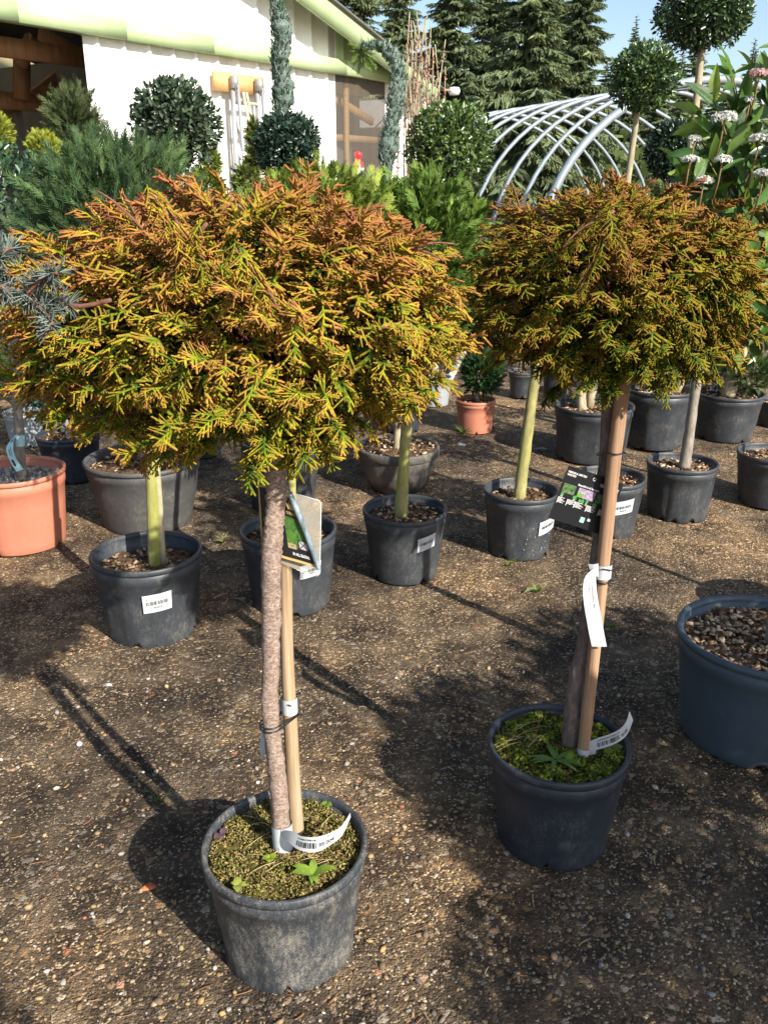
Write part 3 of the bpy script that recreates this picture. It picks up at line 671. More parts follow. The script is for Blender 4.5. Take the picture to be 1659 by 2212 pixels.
def feather(mb, c, rad, n, L, c0, c1, seed, up=.6, frac=(.45, .95), spread=.34, thick=.03, jit=.35):
    r = np.random.default_rng(seed); fr = [frond(r, 16, spread, thick) for _ in range(3)]; d = rdirs(n, r); f = frac[0]+(frac[1]-frac[0])*r.random(n)**.6
    lump = 1+.10*np.sin(4*d[:, 0]*2+seed)*np.sin(5*d[:, 1]+1)+.06*r.normal(size=n)
    p = c+d*np.asarray(rad)*(f*lump)[:, None]; out = nrm_rows(d*[1, 1, .8]+[0, 0, up]+jit*r.normal(size=(n, 3))); s = L*(.6+.7*r.random(n)); R = basis(out, rdirs(n, r))*s[:, None, None]
    c0 = np.asarray(c0); c1 = np.asarray(c1); k = r.integers(3, size=n)
    for q in range(3):
        v, t, tt = fr[q]; m_ = k == q; b = (.7+.6*r.random((m_.sum(), 1, 1))); mixv = np.clip(tt[None, :, None]*.8+.25*r.normal(size=(m_.sum(), 1, 1)), 0, 1)
        scatter(mb, v, t, R[m_], p[m_], (c0+(c1-c0)*mixv)*b)

# ------------------------------------------------------------------ the two cypress standards
def spray(r):
    """one small fan of scale-leaved cords; unit length along x; returns verts, quads, tris, position along cord"""
    mb = MB(); par = []
    def cord(P, r0, r1, lo, hi):
        k = len(P); V, F = tube(P, np.linspace(r0, r1, k), 3); F = [F[0], F[2]]; mb.add(V, F); q = np.repeat(np.linspace(lo, hi, k), 3); par.append(np.concatenate([q, [lo, hi]]))
    droop = .05+.30*r.random(); ben = .20*r.normal()
    ax_ = lambda t: np.array([t, ben*t*t, .10*sin(t*3)-droop*t**2.2])
    cord(np.array([ax_(t) for t in (0, .35, .7, 1)]), .050, .036, .1, 1)
    n = 4
    for side in (-1, 1):
        for k in range(n):
            if r.random() < .08: continue
            t = .08+.80*(k+.5*(side > 0)+.25*r.random())/n; ln = (.50*(1-t)**.6+.16)*(.65+.6*r.random()); a = radians(56-16*t+12*r.normal()); p = ax_(t)
            q = p+ln*np.array([cos(a), side*sin(a), 0])+[0, 0, -droop*t*ln*1.4-.10*ln+.16*ln*r.normal()]; cord(np.array([p, q]), .050, .034, .25+.35*t, 1)
            if ln > .34 and r.random() < .45:
                m_ = p+(q-p)*.5; a2 = a-.75; cord(np.array([m_, m_+ln*.42*np.array([cos(a2), side*sin(a2), -.1+.2*r.normal()])]), .046, .032, .6, 1)
    return np.concatenate(mb.v), np.concatenate(mb.q), np.concatenate(mb.t), np.concatenate(par)
_sr = np.random.default_rng(42); SPRAYS = [spray(_sr) for _ in range(12)]
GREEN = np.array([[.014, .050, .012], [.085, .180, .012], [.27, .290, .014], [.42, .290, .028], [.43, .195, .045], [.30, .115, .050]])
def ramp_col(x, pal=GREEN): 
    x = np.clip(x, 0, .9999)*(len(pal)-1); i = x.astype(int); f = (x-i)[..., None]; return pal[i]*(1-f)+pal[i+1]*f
def cypress_crown(root, c, hub, rad, nl, per, L, seed, bronze, shoots, fill, dim=1.0):
    r = np.random.default_rng(seed); mb = MB(); lm = MB(); rad = np.asarray(rad); P_ = []; D_ = []; N_ = []; S_ = []; B_ = []
    ga = pi*(3-5**.5)
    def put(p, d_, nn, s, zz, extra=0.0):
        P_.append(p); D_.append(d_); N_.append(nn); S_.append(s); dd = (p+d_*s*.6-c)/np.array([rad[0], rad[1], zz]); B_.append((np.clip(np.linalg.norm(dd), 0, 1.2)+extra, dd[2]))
    for k in range(nl):
        z = 1-1.86*(k+.5)/nl+.07*r.normal(); z = float(np.clip(z, -.92, .98)); a = k*ga+.30*r.normal(); q = sqrt(1-z*z)
        d = np.array([cos(a)*q, sin(a)*q, z]); jit = .84+.22*r.random()+.05*sin(3*a+seed)-.10*math.exp(-((((a+1.05+pi) % (2*pi))-pi)/.28)**2)*(z > -.2); z -= .10*q*(z > .1)
        zz = rad[2] if z > 0 else rad[3]; e = c+np.array([d[0]*rad[0], d[1]*rad[1], d[2]*zz])*jit
        start = hub+np.array([0, 0, .02*r.normal()]); mid = (start+e)/2+np.array([0, 0, .05+.04*r.random() if z > 0 else .0+.03*r.random()])
        tt = np.linspace(0, 1, 10)[:, None]; path = (1-tt)**2*start+2*tt*(1-tt)*mid+tt**2*e
        lm.tube(path[:-1], np.linspace(.005, .0016, 9), 5)
        for m_ in range(per):
            t = .50+.50*(m_+.6*r.random())/per if m_ < per-1 else .98
            p = (1-t)**2*start+2*t*(1-t)*mid+t*t*e; tg = nrm(2*(1-t)*(mid-start)+2*t*(e-mid)); sg = 1 if m_ % 2 else -1
            outw = nrm((p-c)/np.array([rad[0], rad[1], zz])+1e-6); nn = nrm(np.array([0, 0, .8])+.8*outw+.25*r.normal(size=3)); sdv = nrm(np.cross(nn, tg))
            ang = (.6+.5*r.random())*sg if m_ < per-1 else 0
            d_ = nrm(tg*cos(ang)+sdv*sin(ang)+.45*outw+np.array([0, 0, .02-.10*(z < .2)])+.28*r.normal(size=3))
            s = L*(.7+.6*r.random())*(1.15-.25*t if m_ < per-1 else 1.2); put(p-d_*s*.1, d_, nn, s, zz, .12*(t-.8))
    for k in range(fill):
        d = rdirs(1, r)[0]; d[2] = abs(d[2])*1.0-.75*r.random(); d = nrm(d); zz = rad[2] if d[2] > 0 else rad[3]; f = .55+.35*r.random(); p = c+d*np.array([rad[0], rad[1], zz])*f
        d_ = nrm(d*[1, 1, .7]+[0, 0, -.12]+.45*r.normal(size=3)); put(p, d_, nrm([0, 0, .7]+d+.3*r.normal(size=3)), L*(1.0+.7*r.random()), zz, -.12)
    for (px, py, Yd, dx, dy, L2) in shoots:                      # the long shoots that break the outline
        e = on_y(px, py, Yd); d_ = nrm(np.array([dx, 0.05, dy])); b0 = e-d_*L2
        P2 = np.array([b0+(e-b0)*t+np.array([0, 0, .12*L2*sin(pi*t)]) for t in np.linspace(-.3, .7, 8)]); lm.tube(P2, np.linspace(.0026, .0014, 8), 5)
        for t, sg in [(-.25+.055*q, 1 if q % 2 else -1) for q in range(16)]+[(.62, 0)]:
            s = L*(.95-.35*t)*(.8+.4*r.random()); nn = nrm(np.array([0, -.45, 1.])+.2*r.normal(size=3)); sdv = nrm(np.cross(nn, d_)); dv = nrm(d_+sdv*.8*sg+.12*r.normal(size=3)+[0, 0, -.1])
            P_.append(b0+(e-b0)*t-dv*s*.05); D_.append(dv); N_.append(nn); S_.append(s); B_.append((1.2, .6 if dy > -.3 else .1))
    P_ = np.array(P_); D_ = np.array(D_); N_ = np.array(N_); S_ = np.array(S_); B_ = np.array(B_); R = basis(D_, N_)*S_[:, None, None]; pick = r.integers(len(SPRAYS), size=len(P_))
    for q, (v, fq, ft, par) in enumerate(SPRAYS):
        m_ = pick == q; n = m_.sum()
        if not n: continue
        rdl, hz = B_[m_, 0], B_[m_, 1]
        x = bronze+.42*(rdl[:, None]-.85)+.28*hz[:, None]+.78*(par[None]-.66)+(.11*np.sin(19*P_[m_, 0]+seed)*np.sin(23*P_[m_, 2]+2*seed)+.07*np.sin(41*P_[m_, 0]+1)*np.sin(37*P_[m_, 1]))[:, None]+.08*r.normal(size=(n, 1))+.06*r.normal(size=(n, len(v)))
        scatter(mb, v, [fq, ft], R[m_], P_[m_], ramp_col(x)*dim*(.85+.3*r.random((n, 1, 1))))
    cr = mb.build('crown', M['cypress'], root, True, kind='stuff'); lm.build('limbs', M['limb'], root, True); return cr
# --- first standard: pot with the dusty wall
cA, rA, hA = solve(437, 793, 1815, 2150, .82); YA = cA[1]
TA = thing('cypress_standard', 'bronze and yellow-green cypress standard with the wider crown, in a dirt-streaked pot', 'potted tree', cA)
pot(TA, cA, rA, hA, M['pot_dirty'], .82, 'fluted', 1, 'moss_bed', 0, soil_drop=.10)
zsA = hA*.90
mb = MB(); qA = px_tube(mb, [(612, 1850, 42), (609, 1789, 39), (598, 1661, 37), (585, 1552, 36), (585, 1407, 38), (586, 1305, 41), (587, 1192, 45), (594, 1110, 41), (598, 1037, 45), (600, 980, 44), (606, 880, 40), (610, 800, 34)], YA, 22, 120, .05, 3, None, [(.12, 1, .012, .25), (.2, 4, .01, .3), (.30, 2.2, .01, .28), (.42, 5, .012, .25), (.5, 3.4, .014, .35), (.56, .5, .012, .3), (.62, 2.6, .02, .3), (.70, 4.4, .02, .4), (.735, 1.2, .015, .35), (.76, 3, .02, .35), (.655, 5.6, .02, .35)])
mb.build('trunk', M['bark_cypress'], TA, True)
mb = MB(); px_tube(mb, [(646, 1850, 33), (641, 1789, 32), (634, 1690, 31.5), (629, 1589, 31), (620, 1407, 29), (618, 1234, 27), (616, 1100, 26)], YA+.045, 12, 30, .008, 4); mb.build('stake', M['bamboo'], TA, True)
ccA = on_y(505, 690, YA-.02); cenA = np.array([ccA[0]+.008, YA-.03, 1.28])
shA = [(160, 395, YA-.10, -.75, .55, .13), (240, 385, YA-.05, -.4, .8, .12), (340, 372, YA, .2, .9, .11), (418, 390, YA+.05, .3, .8, .11), (650, 398, YA+.05, -.2, .9, .12), (720, 420, YA+.02, .5, .7, .13), (820, 480, YA, .7, .5, .13), (945, 480, YA, .55, .75, .13), (1045, 545, YA-.02, .95, .05, .15), (1010, 600, YA-.05, .9, -.3, .14), (980, 690, YA-.05, .85, -.4, .14), (975, 796, YA-.12, .95, .05, .14), (905, 880, YA-.14, .75, -.5, .13), (8, 860, YA-.12, -.9, -.15, .15), (50, 905, YA-.14, -.85, -.4, .14), (5, 690, YA-.08, -.9, .0, .15), (100, 560, YA-.05, -.9, .25, .14), (150, 470, YA-.08, -.9, .2, .14), (280, 1050, YA-.16, -.55, -.7, .12), (585, 1020, YA-.20, .15, -.8, .11), (700, 965, YA-.14, .5, -.7, .12), (380, 1010, YA-.2, -.2, -.8, .11), (130, 960, YA-.15, -.6, -.6, .12), (480, 960, YA-.24, 0, -.8, .13), (800, 905, YA-.2, .5, -.7, .12), (480, 640, YA-.30, .3, -.5, .12), (640, 760, YA-.30, .3, -.6, .12), (330, 700, YA-.29, -.3, -.5, .12)]
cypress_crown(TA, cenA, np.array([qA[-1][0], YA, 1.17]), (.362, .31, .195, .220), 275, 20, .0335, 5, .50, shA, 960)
# --- second standard
cB, rB, hB = solve(1055, 1358, 1600, 1884, .80); YB = cB[1]
TB = thing('cypress_standard', 'rust-topped dark green cypress standard with black hanging tag, in a smooth navy pot', 'potted tree', cB)
pot(TB, cB, rB, hB, M['pot_navy'], .80, 'plain', 2, 'moss_bed', 0, soil_drop=.10)
mb = MB(); qB = px_tube(mb, [(1227, 1632, 38), (1232, 1600, 37), (1242, 1480, 34), (1263, 1378, 31), (1281, 1260, 29), (1294, 1150, 28), (1308, 990, 30), (1321, 824, 38), (1324, 770, 34), (1325, 700, 30)], YB+.01, 18, 60, .04, 6); mb.build('trunk', M['bark_dark'], TB, True)
mb = MB(); px_tube(mb, [(1256, 1650, 27), (1275, 1480, 27), (1293, 1310, 28), (1308, 1160, 30), (1326, 990, 31), (1347, 824, 31), (1356, 745, 31)], YB-.022, 12, 30, .008, 7); mb.build('stake', M['stake_b'], TB, True)
ccB = on_y(1318, 640, YB); cenB = np.array([ccB[0]-.005, YB-.02, 1.295])
shB = [(1088, 365, YB, -.35, .85, .12), (1085, 400, YB+.02, -.3, .8, .10), (1300, 372, YB+.05, -.2, .85, .11), (1345, 360, YB, .3, .8, .11), (1420, 392, YB, .5, .7, .11), (1030, 430, YB, -.8, .4, .12), (1005, 480, YB, -.9, .15, .12), (1590, 480, YB-.05, .8, .3, .12), (1650, 590, YB-.05, .95, -.1, .15), (1640, 650, YB-.08, .9, -.35, .14), (1610, 720, YB-.08, .8, -.5, .12), (1000, 620, YB-.1, -.85, -.3, .13), (1010, 740, YB-.12, -.7, -.6, .12), (1060, 800, YB-.12, -.5, -.7, .11), (1160, 830, YB-.14, -.2, -.8, .11), (1280, 850, YB-.15, 0, -.8, .10), (1395, 845, YB-.1, .4, -.6, .10), (1500, 760, YB-.12, .5, -.7, .11), (1560, 740, YB-.1, .6, -.6, .11), (1230, 690, YB-.26, -.2, -.6, .11), (1380, 640, YB-.26, .3, -.6, .11), (1180, 580, YB-.24, -.4, -.4, .11)]
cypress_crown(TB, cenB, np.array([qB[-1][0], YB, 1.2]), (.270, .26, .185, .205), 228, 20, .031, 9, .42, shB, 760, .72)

# moss cushions on both root balls
def moss(root, c, r, z, n, pal, seed, feathery):
    rs = np.random.default_rng(seed); q = np.sqrt(rs.random(n))*r*.90; a = rs.random(n)*2*pi; x = c[0]+q*np.cos(a); y = c[1]+q*np.sin(a)
    clump = np.sin(x*60+1)*np.sin(y*55+2)+np.sin(x*130)*np.sin(y*120+1)*.6; s = (.0012+.0026*rs.random(n)**2)*(1.7 if feathery else 1)
    tv = np.array([[1,0,0],[-1,0,0],[0,1,0],[0,-1,0],[0,0,1],[0,0,-1.]]); tf = np.array([[0,2,4],[2,1,4],[1,3,4],[3,0,4],[2,0,5],[1,2,5],[3,1,5],[0,3,5]])
    kp = clump+.35*rs.normal(size=n) > -.75; q, a, x, y, clump, s = (w_[kp] for w_ in (q, a, x, y, clump, s)); n = len(x)
    sc = np.stack([s*1.3, s*.6, s*(.5 if not feathery else .35)], 1)*1.3; d = rdirs(n, rs)*[1, 1, .6]+[0, 0, .3]
    pal = np.asarray(pal); k = np.clip((clump*.3+.5+.25*rs.normal(size=n)), 0, .999)*len(pal); col = pal[k.astype(int)]*(.6+.7*rs.random((n, 1)))
    mb = MB(); scatter(mb, tv, tf, basis(d, rdirs(n, rs))*sc[:, None, :], np.stack([x, y, z+.009*clump*.6+.006*rs.random(n)+.004], 1), col)
    mb.build('moss', M['moss'], root, kind='stuff')
moss(TA, cA, rA, zsA, 7500, [[.13, .085, .040], [.26, .18, .08], [.36, .27, .12], [.32, .26, .08], [.20, .20, .04], [.10, .085, .03]], 3, False)
moss(TB, cB, rB, hB*.90, 6500, [[.06, .045, .02], [.13, .085, .035], [.09, .12, .02], [.14, .19, .025], [.22, .28, .03], [.28, .30, .05]], 4, True)
# ------------------------------------------------------------------ the pots and plants behind
DG = [[.018, .045, .022], [.028, .065, .028], [.045, .09, .035], [.022, .05, .03]]
TWIG = M['bark_grey']
def standard(name, label, cat, px, m, taper=.8, style='plain', seed=0, sticker=None, soil='soil', chips=110, group=None, soil_drop=.13):
    c, r, h = solve(*px, taper); t = thing(name, label, cat, c, group); pb, zs = pot(t, c, r, h, m, taper, style, seed, soil, chips, sticker, soil_drop); return t, c, r, h, zs
# terracotta pot with blue tape on the stem: small-leaved glossy evergreen
t, c, r, h, zs = standard('potted_tree', 'evergreen standard with blue tape on its grey stem, in a terracotta pot of grit', 'potted tree', (-78, 137, 1013, 1203), M['pot_terra'], .84, 'plain', 11, None, 'gritty', 420, soil_drop=.16)
mb = MB(); px_tube(mb, [(50, 1045, 25), (44, 985, 22), (42, 930, 20), (36, 820, 18), (30, 700, 18), (22, 560, 17)], c[1], 10, 30, .03, 11); mb.build('trunk', M['bark_grey'], t, True); P1Y = c[1]
cc = on_y(8, 455, c[1]); mb = MB(); leaf_ball(mb, cc, (.30, .28, .25), 4200, .026, [[.02, .05, .028], [.035, .08, .04], [.05, .105, .045]], 12, (.5, 1)); mb.build('crown', M['glossy'], t, kind='stuff')
# dark pot with barcode label: feathery blue-green conifer on a green stem
t, c, r, h, zs = standard('potted_tree', 'feathery blue-green conifer standard on an algae-green stem, black pot with barcode sticker', 'potted tree', (197, 435, 1188, 1403), M['pot_black'], .80, 'fluted', 13, (341, 1302, 62, 40, .10), 'soil', 260, soil_drop=.20)
mb = MB(); px_tube(mb, [(335, 1224, 28), (332, 1130, 27), (327, 1015, 24), (322, 850, 22), (318, 640, 20)], c[1], 12, 30, .03, 14); mb.build('trunk', M['bark_green'], t, True)
mb = MB(); px_tube(mb, [(353, 1222, 15), (347, 1120, 14), (340, 1000, 13), (335, 880, 12)], c[1]+.005, 8, 14, .02, 15); mb.build('stake', M['bark_pale'], t, True)
cc = on_y(262, 520, c[1]); mb = MB(); feather(mb, cc, (.26, .25, .27), 3300, .070, (.03, .065, .032), (.14, .22, .065), 16, .6, (.35, 1.0), .34, .028, .35)
for k in range(16):
    e = on_y(205+12*k+8*rng.normal(), 285+abs(k-7)*9+20*rng.random(), c[1]); feather(mb, e-np.array([0, 0, .05]), (.02, .02, .05), 14, .06, (.03, .06, .03), (.10, .16, .05), 300+k, 2.2, (.2, 1), .18, .022, .15)
mb.build('crown', M['needle'], t, kind='stuff')
# big grey pot behind it
t, c, r, h, zs = standard('potted_shrub', 'wide weathered grey pot of dry bark standing behind the feathery conifer', 'potted shrub', (184, 432, 986, 1158), M['pot_grey'], .76, 'plain', 17, None, 'soil', 300, soil_drop=.12)
mb = MB(); cc = on_y(300, 850, c[1]+.05); stem_to(mb, c+[0, 0, zs-.02], cc+[0, 0, .1], .018, .010, .01, seed=3); mb.build('trunk', M['bark_grey'], t, True)
mb = MB(); leaf_ball(mb, cc+[0, 0, .02], (.24, .22, .15), 1900, .03, DG, 18, (.3, 1)); mb.build('crown', M['leaf'], t, kind='stuff')
# dark pots further back at the side
t, c, r, h, zs = standard('potted_shrub', 'dark blue pot between the terracotta pot and the wide grey pot', 'potted shrub', (80, 214, 934, 1047), M['pot_navy'], .78, 'plain', 19, None, 'soil', 120)
mb = MB(); cc = on_y(120, 820, c[1]+.1); stem_to(mb, c+[0, 0, zs-.02], cc, .014, .008, .01, seed=4); mb.build('trunk', M['bark_grey'], t, True); mb = MB(); leaf_ball(mb, cc, (.22, .2, .16), 1500, .028, DG, 20, (.3, 1)); mb.build('crown', M['leaf'], t, kind='stuff')
t, c, r, h, zs = standard('potted_shrub', 'pale grey pot behind the stem with the blue tape', 'potted shrub', (8, 90, 888, 968), M['pot_pale'], .8, 'plain', 21, None, 'soil', 80)
mb = MB(); cc = on_y(60, 770, c[1]); stem_to(mb, c+[0, 0, zs-.02], cc, .012, .008, seed=5); mb.build('trunk', M['bark_grey'], t, True); mb = MB(); feather(mb, cc, (.2, .2, .2), 500, .09, (.03, .06, .02), (.16, .2, .05), 22, .5); mb.build('crown', M['needle'], t, kind='stuff')
# golden tuft plant seen past the crown edge
pos = on_z(122, 930); t = thing('potted_shrub', 'golden yellow tuft conifer in a dark pot behind the pale grey pot', 'potted shrub', pos)
pot(t, pos, .16, .26, M['pot_black'], .8, 'plain', 23, 'soil', 40); mb = MB(); cc = on_y(118, 600, pos[1]); stem_to(mb, pos+[0, 0, .2], cc, .014, .01, seed=6); mb.build('trunk', M['bark_grey'], t, True)
mb = MB(); feather(mb, cc, (.17, .17, .18), 600, .08, (.14, .15, .015), (.48, .42, .05), 24, .8); mb.build('crown', M['needle'], t, kind='stuff')
# pot directly behind the first standard's stem: bright green thuja standard
t, c, r, h, zs = standard('potted_tree', 'light green bushy thuja standard in a black pot behind the dirt-streaked pot', 'potted tree', (519, 727, 1140, 1336), M['pot_black'], .82, 'plain', 25, (672, 1232, 46, 30, .1), 'soil', 200, soil_drop=.17)
mb = MB(); px_tube(mb, [(632, 1150, 20), (631, 1060, 19), (631, 946, 18), (634, 800, 17), (640, 640, 16)], c[1], 10, 26, .03, 26); mb.build('trunk', M['bark_green'], t, True)
cc = on_y(690, 545, c[1]); mb = MB(); feather(mb, cc, (.25, .24, .25), 3600, .058, (.06, .12, .018), (.36, .42, .06), 27, .45, (.3, 1.0), .42, .045, .5); mb.build('crown', M['needle'], t, kind='stuff')
# tall dark pot behind that one
t, c, r, h, zs = standard('potted_shrub', 'tall black pot half hidden by the peeling stem of the bronze cypress', 'potted shrub', (518, 694, 948, 1108), M['pot_black'], .80, 'fluted', 29, None, 'soil', 120)
mb = MB(); cc = on_y(600, 800, c[1]); stem_to(mb, c+[0, 0, zs-.02], cc, .014, .009, seed=7); mb.build('trunk', M['bark_grey'], t, True); mb = MB(); leaf_ball(mb, cc, (.2, .2, .16), 1300, .028, DG, 30, (.3, 1)); mb.build('crown', M['leaf'], t, kind='stuff')
# black pot with sticker in shade: thuja standard
t, c, r, h, zs = standard('potted_tree', 'mid-green upright thuja standard, pot with a white sticker, beside the shallow bowl', 'potted tree', (783, 967, 1096, 1266), M['pot_black'], .79, 'plain', 31, (922, 1173, 38, 30, .25), 'soil', 180, soil_drop=.15)
mb = MB(); px_tube(mb, [(866, 1118, 30), (870, 1040, 25), (877, 930, 23), (882, 850, 22), (890, 680, 20)], c[1], 12, 26, .03, 32); mb.build('trunk', M['bark_green'], t, True)
cc = on_y(915, 560, c[1]); mb = MB(); feather(mb, cc, (.215, .21, .275), 3200, .058, (.045, .10, .018), (.24, .34, .05), 33, .5, (.3, 1.0), .42, .045, .5); mb.build('crown', M['needle'], t, kind='stuff')
# shallow bowl
t, c, r, h, zs = standard('potted_tree', 'stem growing in a wide brown bowl-shaped planter with a grey rim', 'potted tree', (769, 950, 962, 1066), M['pot_brown'], .6, 'bowl', 35, None, 'soil', 260, soil_drop=.06)
mb = MB(); px_tube(mb, [(857, 975, 17), (861, 900, 16), (866, 820, 15), (872, 700, 14)], c[1], 10, 20, .03, 36); mb.build('trunk', M['bark_pale'], t, True)
cc = on_y(880, 690, c[1]); mb = MB(); leaf_ball(mb, cc, (.25, .24, .2), 1800, .03, DG, 37, (.35, 1)); mb.build('crown', M['leaf'], t, kind='stuff')
# pot with leaning pale stem
t, c, r, h, zs = standard('potted_tree', 'leaning pale green stem in a black pot freckled with white drops', 'potted tree', (1045, 1208, 1055, 1213), M['pot_black'], .82, 'fluted', 39, (1184, 1135, 34, 30, .25), 'soil', 160, soil_drop=.16)
mb = MB(); px_tube(mb, [(1121, 1085, 30), (1124, 1050, 26), (1136, 960, 25), (1150, 850, 23), (1160, 790, 22), (1180, 650, 20)], c[1], 12, 30, .035, 40); mb.build('trunk', M['bark_green'], t, True)
mb = MB()
for k in range(16):
    th = -pi/2+.9*rng.random(); z = h*(.1+.5*rng.random()); R_ = r*.82+(r*.955-r*.82)*z/(h*.86)+.001; V, F = lathe([(0, .0015), (.0018, .001), (.0022, 0)], 6)
    mb.add(V+[c[0]+cos(th)*R_, c[1]+sin(th)*R_, z], F)
mb.build('drops', M['paper'], t)
cc = on_y(1185, 560, c[1]); mb = MB(); leaf_ball(mb, cc, (.24, .24, .22), 2200, .03, DG, 41, (.35, 1)); mb.build('crown', M['glossy'], t, kind='stuff')
# smaller pots behind
def small(label, px, m, seed, plant=None, taper=.8, style='plain', name='potted_shrub'):
    t, c, r, h, zs = standard(name, label, 'potted shrub', px, m, taper, style, seed, None, 'soil', 60)
    if plant is None: plant = ('leaf', .5, .16, DG)
    kind, ht, rd, pal = plant; mb = MB(); top = c+np.array([.02*rng.normal(), 0, h+ht]); stem_to(mb, c+[0, 0, zs-.02], top, .012, .007, seed=seed); mb.build('trunk', M['bark_grey'], t, True); mb = MB()
    if kind == 'leaf': leaf_ball(mb, top, (rd, rd, rd*.9), 1000, .03, pal, seed, (.35, 1)); mb.build('crown', M['leaf'], t, kind='stuff')
    else: feather(mb, top, (rd, rd, rd*1.1), 700, .07, pal[0], pal[1], seed, .7); mb.build('crown', M['needle'], t, kind='stuff')
    return t, c, r, h, zs
small('dark blue pot just behind the shallow bowl', (822, 915, 866, 938), M['pot_navy'], 43, ('leaf', .55, .2, DG))
small('dark pot in shade between the tall black pot and the bowl', (688, 768, 892, 976), M['pot_navy'], 45, ('leaf', .5, .2, DG))
small('yellow-green conifer in a dark pot behind the light grey pot', (888, 948, 775, 832), M['pot_black'], 47, ('feather', .18, .17, ((.07, .11, .015), (.30, .34, .04))))
small('dark pot standing at the sunlit path behind the leaning stem', (1098, 1162, 800, 861), M['pot_black'], 49, ('leaf', .6, .2, DG))
small('dark pot on the sunlit path under the rust-topped crown', (1172, 1234, 788, 852), M['pot_black'], 51, ('leaf', .6, .2, DG))
small('grey pot on the path behind the multi-stemmed pot', (1290, 1350, 786, 848), M['pot_grey'], 53, ('leaf', .6, .2, DG))
small('dark blue pot behind the pale triple stems', (1368, 1448, 776, 832), M['pot_navy'], 55, ('feather', .2, .16, ((.03, .06, .02), (.10, .16, .04))))
small('dark pot with green tuft behind the grey-stemmed pot', (1455, 1512, 784, 842), M['pot_navy'], 57, ('feather', .12, .15, ((.04, .08, .02), (.16, .22, .05))))
small('small terracotta pot far behind the spreading conifer', (1547, 1584, 765, 800), M['pot_terra'], 59, ('feather', .3, .2, ((.02, .05, .02), (.07, .11, .03))))
small('black pot cut off beside the spreading conifer pot', (1638, 1740, 864, 928), M['pot_black'], 61, ('leaf', .5, .2, DG))
small('grey pot in the far row beside the sunlit path', (1236, 1284, 772, 822), M['pot_pale'], 62, ('leaf', .5, .2, DG))
# light grey pot with a tall ball standard
def ball_standard(label, px, m, seed, ball, stem_px, pal, n=2600, L=.032, taper=.82, style='plain', mat='glossy', stems=None, hidden=None):
    """clipped ball on a stem; ball = (x, y, half width px, half height px); hidden = ground pixel when the pot itself cannot be seen"""
    if hidden is None: t, c, r, h, zs = standard('ball_standard', label, 'potted tree', px, m, taper, style, seed, None, 'soil', 140)
    else:
        c = np.array([hidden[0], hidden[1], 0.]); r, h = .19, .30; t = thing('ball_standard', label, 'potted tree', c); pb, zs = pot(t, c, r, h, m, taper, style, seed, 'soil', 40)
    x, y, hw, hh = ball; cc = on_y(x, y, c[1]); k = depth(cc)/FPX; rad = (hw*k, hw*k, hh*k)
    mb = MB(); rs = stem_px/2*k
    if stems is None: stem_to(mb, c+[0, 0, zs-.02], cc-[0, 0, rad[2]*.4], rs*1.25, rs*.8, .012, 22, 9, seed)
    else:
        for q, (bx, by, wd) in enumerate(stems):
            b0 = on_z(bx, by, zs); mid = b0+(cc-b0)*.5+[0, 0, 0]; e = cc-[0, 0, rad[2]*.4]+[.03*q, 0, 0] if q == 0 else on_y(bx+(10 if q < 2 else 40), by-130, b0[1]+.02)
            stem_to(mb, b0-[0, 0, .03], e, wd/2*k, (wd/2*k)*.8 if q else rs*.9, .01, 16, 9, seed+q)
    mb.build('trunk', M['bark_pale'], t, True)
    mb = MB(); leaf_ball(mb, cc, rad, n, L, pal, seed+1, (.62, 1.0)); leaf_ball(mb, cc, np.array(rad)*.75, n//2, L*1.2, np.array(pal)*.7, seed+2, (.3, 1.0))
    if stems is not None:
        for q, (bx, by, wd) in enumerate(stems[1:]): e = on_y(bx+(10 if q < 1 else 40), by-150, c[1]); leaf_ball(mb, e, (.10, .10, .09), 260, .03, pal, seed+20+q, (.2, 1.0))
    mb.build('crown', M[mat], t, kind='stuff'); return t, c
OL = [[.045, .075, .038], [.07, .105, .06], [.11, .145, .085], [.03, .055, .03]]
ball_standard('mid-green clipped ball standard in a light grey pot beside the barn corner', (900, 976, 813, 880), M['pot_pale'], 63, (972, 320, 92, 92), 15, [[.065, .115, .028], [.11, .175, .038], [.16, .23, .055], [.04, .08, .025]], 3600, .034)
ball_standard('small clipped ball on a thin stem, in a wide black pot of several stems', (1197, 1369, 872, 1005), M['pot_black'], 66, (1390, 168, 74, 68), 13, [[.035, .075, .025], [.06, .11, .03], [.10, .16, .04]], 2600, .026, .86, 'fluted', stems=[(1270, 880, 24), (1258, 884, 26), (1296, 876, 20)])
ball_standard('tall ball standard with its crown against the sky, black ribbed pot of triple stems', (1352, 1498, 837, 975), M['pot_black'], 69, (1520, 28, 100, 72), 16, [[.025, .055, .02], [.045, .085, .028], [.075, .125, .035]], 3200, .030, .80, 'fluted', stems=[(1432, 846, 22), (1400, 848, 22), (1462, 846, 18)])
hp = on_y(380, 400, 5.0); ball_standard('large loose ball of small grey-green leaves against the white barn wall', None, M['pot_black'], 72, (380, 268, 92, 88), 14, OL, 2500, .036, hidden=(hp[0], 5.0))
hp = on_y(620, 400, 6.2); ball_standard('compact dark ball standard below the upright netted conifer', None, M['pot_black'], 75, (620, 318, 70, 68), 14, [[.016, .04, .026], [.028, .06, .036], [.05, .085, .05]], 3400, .034, hidden=(hp[0], 6.2))
hp = on_y(1445, 400, 7.0); ball_standard('dark ball standard half hidden behind the flowering shrub', None, M['pot_black'], 78, (1448, 325, 52, 60), 14, [[.015, .035, .02], [.03, .06, .03]], 2200, .036, hidden=(hp[0], 7.0))
